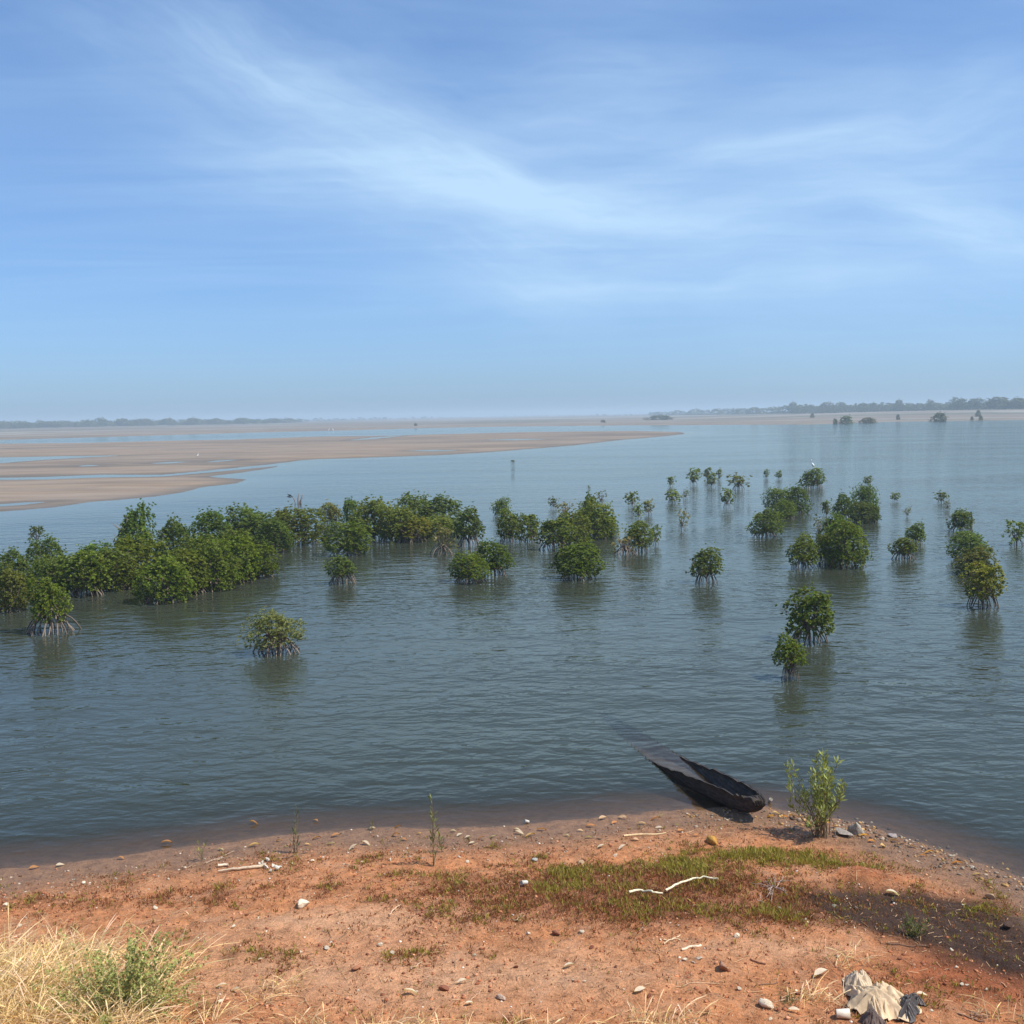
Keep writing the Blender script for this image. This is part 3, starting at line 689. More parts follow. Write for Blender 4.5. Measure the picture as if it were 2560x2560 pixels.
mangrove(92, 1360, 1315, 40, 'S', 'flat-topped sapling on bare legs behind the left thicket', 'far scattered saplings', roots=6)
row([(1916, 1196, 1173, 17, 'S'), (1948, 1198, 1177, 23, 'S')], 'tiny far sapling, # from the left of the pair beside the egret bush', 'far scattered saplings')
mangrove(2032, 1220, 1173, 64, 'M', 'far round mangrove with a white egret perched on top', 'mangroves on the right', tint=GR)
row([(1916, 1345, 1276, 76, 'B', {'low': 0.2}), (1942, 1278, 1222, 56, 'B'), (1965, 1296, 1250, 52, 'B'), (1989, 1284, 1219, 58, 'B')], 'mangrove, # from the left in the slanting clump right of centre', 'mangroves on the right', tint=GR)
mangrove(2007, 1424, 1340, 76, 'M', 'spiky round mangrove beside the biggest dark mangrove on the right', 'mangroves on the right', low=0.26)
mangrove(2117, 1421, 1303, 110, 'B', 'biggest dark mangrove fronting the tall clump on the right', 'mangroves on the right', tint=(0.85, 0.95, 0.8), low=0.12)
mangrove(2062, 1411, 1336, 54, 'M', 'narrow mangrove tucked against the biggest dark one', 'mangroves on the right', low=0.34)
row([(2048, 1343, 1288, 32, 'T'), (2067, 1292, 1250, 36, 'S'), (2083, 1372, 1286, 74, 'M'), (2111, 1300, 1238, 60, 'M'), (2162, 1308, 1256, 72, 'B'), (2166, 1290, 1215, 66, 'B')], 'mangrove, # from the left in the back of the tall right clump', 'mangroves on the right', tint=GR)
mangrove(2170, 1214, 1190, 27, 'S', 'small sapling standing just behind the tall right clump', 'mangroves on the right')
mangrove(2237, 1255, 1231, 25, 'S', 'tiny leaning sapling right of the tall clump', 'mangroves on the right', roots=5)
mangrove(2268, 1292, 1266, 21, 'T', 'tiny forked sapling in open water between the right clumps', 'mangroves on the right', roots=5)
row([(2353, 1257, 1229, 34, 'S'), (2368, 1276, 1245, 23, 'T')], 'sapling, # from the left of the pair beyond the right-hand row', 'mangroves on the right')
mangrove(2402, 1330, 1278, 68, 'M', 'mangrove with a bare pole beside it at the far end of the right-hand row', 'mangroves on the right', tint=GR)
mangrove(2288, 1360, 1309, 48, 'M', 'small mangrove leaning behind another between the right clumps', 'mangroves on the right', tint=GR)
mangrove(2260, 1400, 1345, 64, 'M', 'small mangrove with one long root reaching out to its left', 'mangroves on the right', low=0.38, rootw=70)
row([(2425, 1402, 1331, 82, 'B', {'tint': GR}), (2438, 1440, 1370, 88, 'M', {'tint': BR, 'low': .15})], 'mangrove, # from the left behind the front plant of the right-hand row', 'mangroves on the right')
mangrove(2457, 1524, 1411, 104, 'M', 'front mangrove of the right-hand row, on a tall spread of bare roots', 'mangroves on the right', low=0.38, rootw=90, roots=22, tint=(1.2, 1.05, 0.9))
mangrove(2541, 1364, 1303, 58, 'S', 'sapling cut by the right edge of the picture', 'mangroves on the right', roots=14)
mangrove(2022, 1612, 1478, 122, 'M', 'dense round mangrove on the right, nearest but one to the shore', 'mangroves on the right', low=0.28, tint=(0.85, 0.95, 0.85), rootw=112, roots=26)
mangrove(1974, 1705, 1594, 88, 'M', 'mangrove on a narrow root cone, nearest of all to the canoe', 'mangroves on the right', low=0.46, rootw=52, roots=24, tint=(0.95, 1.0, 0.8))

# bare pole and dead stubs standing in the water
def simple(name, V, Qd, colr, mat, label, cat, group=None, loc=(0, 0, 0)):
    b = MB(); b.add(V, Qd, colr); o = link(name, b.mesh(name, True), mat, None, loc); return tag(o, label, cat, group)
p = at_z(2428, 1326)
V, Qd = tube([[0, 0, -0.4], [0.02, 0, 0.6], [-0.03, 0, z_above(p, 2428, 1279)]], [0.06, 0.05, 0.04], 6)
simple('wooden_pole', V, Qd, (0.10, 0.08, 0.07), M_BARK, 'bare dark pole standing in the water by the right-hand row', 'pole', None, p)
p = at_z(745, 1259); b = MB()
for dx, h, lean in ((-0.15, 0.55, -0.3), (0.0, 0.75, 0.06), (0.2, 0.65, 0.15), (0.08, 0.4, 0.25)):
    V, Qd = tube([[dx, 0, -0.3], [dx + lean * 0.3, 0, h * 0.5], [dx + lean, 0.1, h]], [0.06, 0.05, 0.03], 5); b.add(V, Qd, (0.25, 0.20, 0.18))
V, Qd = leaves(np.array([[-0.42, 0, 0.5], [-0.45, 0, 0.45], [-0.36, 0, 0.52]]), np.array([[-1, 0, 0.7], [-1, 0.2, 0.2], [-1, -0.2, 0.4]]), 0.5, 0.28); b.add(V, Qd, (0.12, 0.11, 0.09))
tag(link('dead_stump', b.mesh('dead_stump'), M_BARK, None, p), 'dead grey mangrove stub in open water behind the left thicket', 'stump')

# ------------------------------------------------------------------ egrets
def egret(p, s, label, rz):
    e = thing('egret', label, 'bird', p, rz)
    sp = np.array([[0.30, 0, 0.80], [0.22, 0, 0.82], [0.16, 0, 0.84], [0.11, 0, 0.82], [0.10, 0, 0.74], [0.14, 0, 0.64], [0.12, 0, 0.56], [0.06, 0, 0.48], [-0.01, 0, 0.39], [-0.08, 0, 0.29], [-0.14, 0, 0.18]]) * s
    rd = np.array([0.004, 0.012, 0.036, 0.032, 0.024, 0.028, 0.05, 0.09, 0.10, 0.07, 0.012]) * s
    V, Qd = tube(sp, rd, 10); b = MB(); b.add(V, Qd, (0.82, 0.82, 0.80)); link('body', b.mesh('body', True), M_FEATHER, e)
    V, Qd = tube(np.array([[0.18, 0, 0.835], [0.32, 0, 0.79]]) * s, np.array([0.014, 0.003]) * s, 6); b = MB(); b.add(V, Qd, (0.6, 0.42, 0.08)); link('beak', b.mesh('beak'), M_PLASTIC, e)
    for k in (-1, 1):
        V, Qd = tube(np.array([[0.0, 0.03 * k, 0.28], [0.02, 0.03 * k, 0.14], [0, 0.03 * k, 0.0], [0.06, 0.03 * k, 0.0]]) * s, np.array([0.012, 0.009, 0.009, 0.006]) * s, 5); b = MB(); b.add(V, Qd, (0.05, 0.05, 0.05)); link('leg', b.mesh('leg'), M_BARK, e)
pe = at_z(2032, 1220); dirn = Vector((pe.x, pe.y, 0)).normalized(); pe = pe + dirn * 0.9
egret((pe.x, pe.y, z_above(pe, 2032, 1173.5)), 0.95, 'white egret perched on top of a far mangrove', 2.6)
pe = at_z(494, 1146); egret((pe.x, pe.y, 0.08), 1.0, 'tiny white egret standing on the left mudflat', 0.4)
pe = at_z(822, 1078); egret((pe.x, pe.y, -0.15), 2.0, 'white waterbird by the far channel, first of two', 0.4)
pe = at_z(833, 1077.5); egret((pe.x, pe.y, -0.15), 2.0, 'white waterbird by the far channel, second of two', 3.0)

# ------------------------------------------------------------------ far trees and bushes
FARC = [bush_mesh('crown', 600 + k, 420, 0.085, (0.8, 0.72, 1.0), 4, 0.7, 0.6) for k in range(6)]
def tr_mesh(seed):
    rg = np.random.default_rng(seed); b = MB()
    V, Qd = tube([[0, 0, -0.1], [0.01, 0, 0.3], [0.02, 0.01, 0.7]], [0.045, 0.035, 0.015], 7); b.add(V, Qd, (0.14, 0.11, 0.09))
    for k in range(5):
        a = k * 1.26 + rg.uniform(-.3, .3); V, Qd = tube([[0, 0, 0.28 + 0.05 * k], [0.15 * math.cos(a), 0.15 * math.sin(a), 0.5 + 0.04 * k], [0.3 * math.cos(a), 0.3 * math.sin(a), 0.62 + 0.05 * k]], [0.02, 0.014, 0.005], 5); b.add(V, Qd, (0.14, 0.11, 0.09))
    return b.mesh('trunk', True)
FART = [tr_mesh(650 + k) for k in range(2)]
def far_pt(u, dist):
    d = ray(u, 1040); k = dist / math.hypot(d.x, d.y); x, y = d.x * k, d.y * k
    return Vector((x, y, float(far_h(np.array([x]), np.array([y]))[0])))
def far_tree(u, dist, top, wpx, label, group, low=0.22):
    p = far_pt(u, dist); p.z -= 0.2; Wd = wpx * dist / FPX; H = max(z_above(p, u, top) - p.z, 2.0)
    o = thing('far_tree', label, 'tree', p, mr.uniform(0, 6), group)
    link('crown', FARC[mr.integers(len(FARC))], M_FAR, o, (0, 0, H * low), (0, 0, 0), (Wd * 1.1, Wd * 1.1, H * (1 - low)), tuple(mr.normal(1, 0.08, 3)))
    link('trunk', FART[mr.integers(2)], M_BARK, o, (0, 0, 0), (0, 0, 0), (H * 0.5, H * 0.5, H))
rt = [(1982, 1300, 1006, 24), (2065, 1250, 1006, 38), (2103, 1250, 1006, 28), (2158, 1200, 1008, 26), (2184, 1200, 1007, 20), (2246, 1150, 1000, 24), (2326, 1100, 1000, 18), (2396, 1050, 995, 40), (2437, 1050, 997, 50), (2497, 1000, 993, 60), (2546, 1000, 995, 44)]
for k, (u, d, tp, wp) in enumerate(rt):
    far_tree(u, d, tp, wp, 'hazy tree topping the far wood at right, %s from the left' % ORD[k], 'trees topping the far right wood', 0.3 if wp < 30 else 0.15)
lt = [(218, 1500, 1050, 26), (254, 1500, 1045, 36), (303, 1500, 1047, 40), (356, 1500, 1047, 52), (414, 1500, 1046, 38), (483, 1500, 1045, 40), (530, 1500, 1047, 30), (605, 1550, 1045, 44), (680, 1600, 1046, 40), (60, 1500, 1056, 60), (120, 1500, 1056, 50)]
for k, (u, d, tp, wp) in enumerate(sorted(lt)):
    far_tree(u, d, tp, wp, 'hazy domed tree in the far left wood, %s from the left' % ORD[k], 'trees topping the far left wood', 0.1)
# the woods themselves: one mass of crowns each
def wood(name, label, spans, n, seed):
    rg = np.random.default_rng(seed); b = MB()
    src = []
    for me in FARC[:4]:
        co = np.empty(len(me.vertices) * 3, np.float32); me.vertices.foreach_get('co', co)
        cl = np.empty(len(me.vertices) * 4, np.float32); me.color_attributes['col'].data.foreach_get('color', cl)
        src.append((co.reshape(-1, 3), cl.reshape(-1, 4)[:, :3]))
    for (u0, u1, d0, d1, t0, t1, num) in spans:
        for k in range(num):
            f = (k + rg.uniform(-.5, .5)) / num; u = u0 + (u1 - u0) * f; d = (d0 + (d1 - d0) * f) * rg.uniform(0.97, 1.06)
            p = far_pt(u, d); H = max(z_above(p, u, t0 + (t1 - t0) * f + rg.normal(0, 1.6)) - p.z, 1.5); Wd = H * rg.uniform(1.0, 1.9)
            co, cl = src[rg.integers(len(src))]; keep = slice(0, len(co) // 5 // 4 * 4)
            a = rg.uniform(0, 6.28); c, s = math.cos(a), math.sin(a); q = co[keep]
            V = np.stack([(q[:, 0] * c - q[:, 1] * s) * Wd * 1.2 + p.x, (q[:, 0] * s + q[:, 1] * c) * Wd * 1.2 + p.y, q[:, 2] * H * 1.03 - 0.3 + p.z], 1)
            cen = V.reshape(-1, 4, 3).mean(1, keepdims=True); V = (cen + (V.reshape(-1, 4, 3) - cen) * 1.55).reshape(-1, 3)
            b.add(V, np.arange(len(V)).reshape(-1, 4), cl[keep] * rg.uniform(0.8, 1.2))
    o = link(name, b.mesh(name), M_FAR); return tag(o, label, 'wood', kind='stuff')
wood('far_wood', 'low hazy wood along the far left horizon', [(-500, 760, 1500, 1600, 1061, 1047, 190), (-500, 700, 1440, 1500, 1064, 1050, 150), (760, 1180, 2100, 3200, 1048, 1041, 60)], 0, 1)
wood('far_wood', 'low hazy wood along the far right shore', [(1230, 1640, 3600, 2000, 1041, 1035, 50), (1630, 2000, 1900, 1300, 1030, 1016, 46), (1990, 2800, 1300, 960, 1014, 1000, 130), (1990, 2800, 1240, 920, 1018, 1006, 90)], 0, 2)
def far_bush(u, base, top, wpx, label, d=None):
    p = at_z(u, base)
    if d: p = far_pt(u, d)
    dist = math.hypot(p.x, p.y); p.z = float(far_h(np.array([p.x]), np.array([p.y]))[0]) - 0.1
    Wd = wpx * dist / FPX; H = max(z_above(p, u, top) - p.z, 0.8)
    o = thing('far_bush', label, 'bush', p, mr.uniform(0, 6), 'bushes on the opposite shore')
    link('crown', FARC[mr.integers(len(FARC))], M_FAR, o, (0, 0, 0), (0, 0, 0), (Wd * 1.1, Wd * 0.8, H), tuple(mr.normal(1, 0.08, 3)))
    link('trunk', FART[0], M_BARK, o, (0, 0, 0), (0, 0, 0), (H * .5, H * .5, H))
far_bush(2116, 1056, 1040, 40, 'dark bush at the far waterline, left one of a close pair', 530)
far_bush(2171, 1054, 1044, 50, 'low wide bush at the far waterline, right one of a close pair', 545)
far_bush(2347, 1049, 1032, 46, 'broad dark bush standing alone on the far right shore', 570)
far_bush(2089, 1056, 1047, 14, 'tiny bush beside the pair at the far waterline', 530)
far_bush(2031, 1041, 1033, 13, 'small round bush on the pale flat under the right wood', 760)
far_bush(2245, 1044, 1036, 12, 'small bush on the flat between the pair and the lone bush', 640)
far_bush(2445, 1032, 1026, 13, 'small bush high on the pale slope at far right', 720)
far_bush(2430, 1046, 1041, 9, 'tiny shrub near the far right waterline, left of two', 590)
far_bush(2452, 1045, 1039, 11, 'tiny shrub near the far right waterline, right of two', 590)
far_bush(1648, 1044, 1038.5, 74, 'long low thicket on the far flat left of the right wood', 900)
far_bush(1508, 1053, 1050, 12, 'dark speck of a bush on the distant central flat', 760)
far_bush(1039, 1063, 1058, 9, 'tiny bush on the distant flat left of centre', 760)

# ------------------------------------------------------------------ dugout canoe
can = thing('dugout_canoe', 'dark weathered dugout canoe half sunk at the shore, bow on the bank', 'canoe', (bow.x, bow.y, 0), yaw)
st = np.concatenate([np.linspace(0, 0.5, 9), np.linspace(0.62, LEN, 46)])
sheer = np.interp(st / SK, [0, 0.15, 0.4, 0.8, 1.3, 1.8, 2.3, 3.2, 4.6], [0.41, 0.40, 0.375, 0.32, 0.225, 0.11, -0.005, -0.05, -0.09])
keel = np.interp(st / SK, [0, 0.10, 0.25, 0.5, 1.0, 1.8, 3.0, 4.6], [0.24, 0.15, 0.085, 0.03, -0.06, -0.22, -0.40, -0.46])
half = np.interp(st / SK, [0, 0.08, 0.25, 0.5, 0.9, 1.5, 2.4, 3.4, 4.2, 4.6], [0.11, 0.15, 0.21, 0.26, 0.30, 0.325, 0.32, 0.25, 0.14, 0.07])
crg = np.random.default_rng(5)
NC = 15
tt = np.linspace(-1, 1, NC)
def hull_sec(k, inset):
    hw = half[k] - inset; dpt = sheer[k] - keel[k] - inset * 1.3
    yy = hw * np.sign(tt) * np.abs(tt) ** 0.62; zz = keel[k] + inset * 1.3 + dpt * np.abs(tt) ** 2.6
    return np.stack([np.full(NC, st[k]), yy, zz], 1)
rag = 0.012 * crg.normal(0, 1, (len(st), 2)); rag[:3] = 0
Vo, Vi = [], []
for k in range(len(st)):
    a = hull_sec(k, 0); b_ = hull_sec(k, min(0.035, half[k] * 0.35))
    # worn, chipped gunwales and adze-cut sides
    a[:, 1:] += crg.normal(0, 0.0035, (NC, 2)); b_[:, 1:] += crg.normal(0, 0.003, (NC, 2))
    for e, q in ((0, 0), (-1, 1)):
        a[e, 2] += rag[k, q]; b_[e, 2] = a[e, 2] - 0.004
    Vo.append(a); Vi.append(b_)
Vo = np.array(Vo); Vi = np.array(Vi); ns = len(st)
def grid_q(n, m, off=0, flip=False):
    i, j = np.meshgrid(np.arange(n - 1), np.arange(m - 1), indexing='ij')
    q = np.stack([i * m + j, i * m + j + 1, (i + 1) * m + j + 1, (i + 1) * m + j], -1).reshape(-1, 4) + off
    return q[:, ::-1] if flip else q
kin = 3     # the hollow starts behind the solid bow block
VV = np.concatenate([Vo.reshape(-1, 3), Vi[kin:].reshape(-1, 3)]); off = ns * NC
QQ = [grid_q(ns, NC), grid_q(ns - kin, NC, off, True)]
rim = []
for k in range(kin, ns - 1):
    for e in (0, NC - 1):
        o0, o1 = k * NC + e, (k + 1) * NC + e; i0, i1 = off + (k - kin) * NC + e, off + (k + 1 - kin) * NC + e
        rim.append([o0, i0, i1, o1] if e == 0 else [o0, o1, i1, i0])
endq = []
for j in range(NC - 1):      # inner end wall up to the bow deck
    endq.append([kin * NC + j, kin * NC + j + 1, off + j + 1, off + j]) if False else None
QQ.append(np.array(rim))
hb = MB(); hb.add(VV, np.concatenate(QQ), (0.030, 0.025, 0.022))
m, t, out = new_mat('charred_wood')
tc = t.node('ShaderNodeTexCoord').outputs['Object']
gr = t.noise(t.scale(tc, (1.2, 9, 9)), 3.0, 6, 0.68); sp = t.noise(tc, 9, 4, 0.6)
c = t.mix(t.ramp(gr, 0.35, 0.72), (0.016, 0.013, 0.012), (0.085, 0.068, 0.056)); c = t.mix(t.ramp(sp, 0.55, 0.8, 0, 0.6), c, (0.15, 0.125, 0.105))
b = principled(t, c, 0.8, 0.3, bump(t, t.m('ADD', gr, t.m('MULTIPLY', sp, 0.6)), 1.0, 0.02)); t.l.new(b.outputs[0], out.inputs[0]); M_HULL = m
link('hull', hb.mesh('hull', True), M_HULL, can)
# mud washed into the flooded hull
ks_ = [k for k in range(ns) if st[k] / SK > 1.3 and st[k] < LEN * 0.97]
sv = []
for k in ks_:
    zs = min(-0.07, keel[k] + 0.16) + 0.008 * crg.normal()
    f_ = (max((zs - keel[k] - 0.04) / (sheer[k] - keel[k]), 0.02)) ** (0.62 / 2.6); w_ = (half[k] - 0.035) * f_ * 0.97
    sv += [[st[k], q * w_, zs + 0.015 * abs(q) + 0.006 * crg.normal()] for q in (-1, -.5, 0, .5, 1)]
silt = MB(); silt.add(np.array(sv), grid_q(len(ks_), 5), (1, 1, 1)); link('mud_fill', silt.mesh('mud_fill', True), M_STONE, can, color=(0.105, 0.078, 0.055))
# solid bow block: closed deck over the first stations, with carved ridges at the nose
bb = MB()
for k in range(5):
    yk = (-0.5 + k / 4.0) * 0.17
    pts = np.array([[0.22, yk * 1.7, 0.385], [0.08, yk * 1.15, 0.418], [-0.02, yk, 0.40], [-0.035, yk * 0.9, 0.34], [0.03, yk * 0.7, 0.27]]) + crg.normal(0, 0.004, (5, 3))
    V, Qd = tube(pts, [0.012, 0.024, 0.027, 0.026, 0.02], 6); bb.add(V, Qd, (0.95, 0.9, 0.85))
link('bow_ridges', bb.mesh('bow_ridges', True), M_HULL, can)
dk = MB(); ks = list(range(0, kin + 2)); top = np.array([[Vo[k][0] - [0, 0, .012], Vo[k][NC // 2] * [1, 1, 0] + [0, 0, sheer[k] - 0.015], Vo[k][-1] - [0, 0, .012]] for k in ks]).reshape(-1, 3)
dk.add(top, grid_q(len(ks), 3, 0, True), (1, 1, 1)); 
nose = np.concatenate([Vo[0], [[0.0, 0, sheer[0] - 0.01]]]); dk.add(nose, np.array([[j, NC, j + 1] for j in range(NC - 1)]), (1, 1, 1))
kk = kin + 1; wall = np.concatenate([Vi[kk] + [0.0, 0, 0], [[st[kk], 0, sheer[kk] - 0.016]]]); dk.add(wall, np.array([[j, j + 1, NC] for j in range(NC - 1)]), (1, 1, 1))
link('bow_deck', dk.mesh('bow_deck'), M_HULL, can)

# ------------------------------------------------------------------ shrubs on the bank
def leafy_shrub(name, label, cat, base, hgt, wid, nst, per_m, leaf_l, leaf_w, colr, seed, lean=(0, 0), spread=1.0, up=0.75, stemcol=(0.22, 0.17, 0.10), start=0.18, group=None):
    rg = np.random.default_rng(seed); th = thing(name, label, cat, base, 0, group)
    sb = MB(); P = []; Dr = []
    for k in range(nst):
        a = rg.uniform(0, 6.283); q = math.sqrt(rg.random()) * wid * 0.5 * spread; hh = hgt * rg.uniform(0.3, 1.0) * (1 - 0.25 * (q / (wid * 0.5 + 1e-6)) ** 2)
        p0 = np.array([rg.normal(0, .05 * wid), rg.normal(0, .05 * wid), -0.05]); p3 = np.array([q * math.cos(a) + lean[0], q * math.sin(a) + lean[1], hh])
        p1 = p0 + (p3 - p0) * 0.33 * np.array([0.5, 0.5, 1.1]); p2 = p0 + (p3 - p0) * 0.68 * np.array([1.0, 1.0, 1.02])
        p1[:2] += rg.normal(0, .03, 2) * wid; p2[:2] += rg.normal(0, .05, 2) * wid
        pts = np.array([p0, p1, p2, p3]); s = np.linspace(0, 3, 10); pp = np.stack([np.interp(s, range(4), pts[:, c]) for c in range(3)], 1) + rg.normal(0, 0.008, (10, 3))
        V, Qd = tube(pp, np.linspace(0.009, 0.003, 10) * min(max(hgt, 0.5), 1.0), 5); sb.add(V, Qd, stemcol)
        n = int(per_m * hh); f = rg.uniform(start, 1.0, n) ** 0.8; idx = f * 9
        q_ = np.stack([np.interp(idx, range(10), pp[:, c]) for c in range(3)], 1)
        # leaves sit on short side twigs around the stem
        ang = rg.uniform(0, 6.283, n); out_ = np.stack([np.cos(ang), np.sin(ang), np.full(n, 0.35)], 1)
        q_ = q_ + out_ * (rg.uniform(0.0, 0.13, n) * (1.05 - f))[:, None] * max(wid, 0.3)
        P.append(q_); Dr.append(out_ * 0.75 + np.array([0, 0, up]) + rg.normal(0, .3, (n, 3)))
    P = np.concatenate(P); Dr = np.concatenate(Dr); n = len(P)
    Ls = leaf_l * rg.uniform(0.7, 1.25, n); V, Qd = leaves(P, Dr, Ls, Ls * leaf_w / leaf_l, up=norm(np.stack([Dr[:, 0], Dr[:, 1], 1.2 - Dr[:, 2]], 1)), rg=rg)
    c = np.array(colr)[None] * np.clip(rg.normal(1, 0.22, n), .5, 1.7)[:, None] * np.array([1, 1, 1]) + (rg.random(n) < 0.08)[:, None] * np.array([0.10, 0.08, 0.0])
    lb = MB(); lb.add(V, Qd, np.repeat(c, 4, 0)); link('foliage', lb.mesh('foliage'), M_THIN, th); link('stem', sb.mesh('stem', True), M_BARK, th)
    return th
p = on_ground(2052, 2092); hh = z_above(p, 2035, 1872) - p.z
leafy_shrub('shore_bush', 'green bush of narrow upright leaves standing beside the canoe bow', 'bush', p, hh * 1.06, 0.92, 30, 46, 0.10, 0.025, (0.27, 0.31, 0.10), 31, lean=(-0.08, 0), start=0.34)
for (u, vb, vt, sd, lab, cl) in ((737, 2132, 2008, 41, 'slender dark green sapling at the left waterline', (0.09, 0.13, 0.06)), (1084, 2165, 1990, 42, 'tall pale thin sapling on the bank left of centre', (0.17, 0.20, 0.075)), (506, 2152, 2082, 43, 'short pale sprig beside driftwood at the left waterline', (0.22, 0.22, 0.08)),
                             (930, 2075, 2045, 44, 'tiny two-leaved seedling at the water edge left of centre', (0.2, 0.2, 0.08)), (1105, 2130, 2075, 45, 'low companion sprig right beside the tall pale sapling', (0.16, 0.18, 0.07))):
    p = on_ground(u, vb); hh = z_above(p, u, vt) - p.z
    leafy_shrub('sapling', lab, 'sapling', p, hh, 0.24 * min(1.2, hh + .3), 4, 24, 0.085, 0.02, cl, sd, start=0.15, up=0.9, spread=0.8)
# thorny light green shrub, zigzag stems with small leaves
def zigzag_shrub(p, hgt, wid, seed):
    rg = np.random.default_rng(seed); th = thing('thorn_shrub', 'light green thorny shrub with zigzag twigs among dry grass, lower left', 'shrub', p)
    sb = MB(); P = []; Dr = []
    for k in range(95):
        a = rg.uniform(0, 6.283); el = rg.uniform(0.25, 1.4); d = np.array([math.cos(a) * math.cos(el) * 1.1, math.sin(a) * math.cos(el) * 0.8, math.sin(el)])
        L = rg.uniform(0.45, 1.0) * (hgt * 0.55 * math.sin(el) + wid * 0.62 * math.cos(el)) * 1.25
        if k < 5: L *= 1.22
        n = int(L / 0.045) + 4; st_ = np.array([rg.normal(0, wid * .10), rg.normal(0, wid * .10), 0.0]) + d * rg.uniform(0, 0.3) * L
        s = np.linspace(0, 1, n)[:, None]; zig = norm(np.cross(d, rg.normal(0, 1, 3))) * 0.016
        pp = st_ + d * L * s + zig * ((np.arange(n) % 2) * 2 - 1)[:, None] + np.array([0, 0, -0.10]) * s ** 2 * L
        V, Qd = tube(pp, np.linspace(0.0055, 0.0022, n), 4); sb.add(V, Qd, (0.52, 0.50, 0.22))
        m_ = n * 2; ii = rg.uniform(0.1, 1, m_) * (n - 1); q = np.stack([np.interp(ii, range(n), pp[:, c]) for c in range(3)], 1)
        P.append(q + rg.normal(0, 0.018, (m_, 3))); Dr.append(rg.normal(0, 1, (m_, 3)) + [0, 0, 0.5])
    P = np.concatenate(P); Dr = np.concatenate(Dr); n = len(P)
    V, Qd = leaves(P, Dr, 0.042 * rg.uniform(.6, 1.3, n), 0.026, rg=rg)
    c = np.array([0.31, 0.34, 0.11])[None] * np.clip(rg.normal(1, .25, n), .45, 1.6)[:, None]
    lb = MB(); lb.add(V, Qd, np.repeat(c, 4, 0)); link('foliage', lb.mesh('foliage'), M_THIN, th); link('twigs', sb.mesh('twigs', True), M_BARK, th)
p = on_ground(305, 2540); zigzag_shrub(p, (z_above(p, 290, 2285) - p.z) * 0.95, 0.86, 51)

# ------------------------------------------------------------------ dry straw grass
def straw(name, label, spots, seed, hgt=(0.35, 0.85), kind='stuff', bend=0.5):
    rg = np.random.default_rng(seed); b = MB(); Ps = []
    for (cx, cy, rx, ry, n) in spots:
        q = rg.normal(0, 0.5, (n, 2)) * [rx, ry] + [cx, cy]; Ps.append(q)
    q = np.concatenate(Ps); n = len(q); z = ground_h(q[:, 0], q[:, 1])
    L = rg.uniform(*hgt, n) * rg.uniform(.6, 1, n); a = rg.normal(0.3, 1.7, n); el = rg.uniform(0.5, 1.45, n)
    d = np.stack([np.cos(a) * np.cos(el), np.sin(a) * np.cos(el), np.sin(el)], 1); bd = rg.uniform(0.1, bend, n) * L
    S = 6; s = np.linspace(0, 1, S); wd = 0.0042 * rg.uniform(.6, 1.5, n)
    side = norm(np.cross(d, rg.normal(0, 1, (n, 3))))
    P = np.stack([q[:, 0], q[:, 1], z - 0.01], 1)[:, None] + d[:, None] * (L[:, None] * s)[..., None] + (np.stack([np.cos(a), np.sin(a), np.full(n, -0.9)], 1) * bd[:, None])[:, None] * (s ** 2.2)[None, :, None]
    wv = (1 - 0.7 * s)[None, :, None] * wd[:, None, None] * side[:, None]
    # feathery head: widen near the tip on some culms
    hd = (rg.random(n) < 0.4)[:, None, None] * np.interp(s, [0, .7, .85, 1], [0, 0, 1.0, .1])[None, :, None] * 0.007 * side[:, None]
    V = np.stack([P - wv - hd, P + wv + hd], 2).reshape(-1, 3)
    i, j = np.meshgrid(np.arange(n), np.arange(S - 1), indexing='ij'); o = i * S * 2 + j * 2
    Qd = np.stack([o, o + 1, o + 3, o + 2], -1).reshape(-1, 4)
    c = np.array([0.76, 0.58, 0.34])[None] * np.clip(rg.normal(1, .2, n), .45, 1.5)[:, None] * np.stack([np.ones(n), rg.uniform(.9, 1.06, n), rg.uniform(.75, 1.15, n)], 1)
    b.add(V, Qd, np.repeat(c, 2 * S, 0)); o = link(name, b.mesh(name), M_STRAW)
    return tag(o, label, 'grass', kind=kind)
def sp(u, v, ru, rv, n):
    c = on_ground(u, v); a = at_z(u + ru, v, c.z); b = at_z(u, v - rv, c.z); return (c.x, c.y, abs(a.x - c.x), abs(b.y - c.y), n)
straw('dry_grass', 'tall dry straw-coloured grass in the lower left corner', [sp(60, 2510, 170, 60, 1700), sp(150, 2440, 120, 40, 900), sp(-60, 2450, 120, 60, 800), sp(300, 2520, 140, 40, 420), sp(20, 2590, 220, 40, 1000), sp(400, 2450, 70, 30, 160), sp(260, 2600, 200, 30, 400)], 61, (0.35, 0.80), bend=0.65)
straw('dry_grass', 'thin dry grass wisps lying on the red earth along the bottom', [sp(700, 2470, 70, 20, 40), sp(640, 2500, 60, 12, 30), sp(500, 2550, 120, 16, 60), sp(1000, 2590, 160, 20, 220), sp(1300, 2590, 160, 16, 160), sp(1650, 2560, 140, 25, 120), sp(2110, 2410, 90, 16, 50), sp(2040, 2500, 60, 16, 70), sp(770, 2560, 60, 10, 40), sp(2480, 2540, 80, 20, 30), sp(450, 2290, 60, 10, 12)], 62, (0.12, 0.42), bend=0.7)
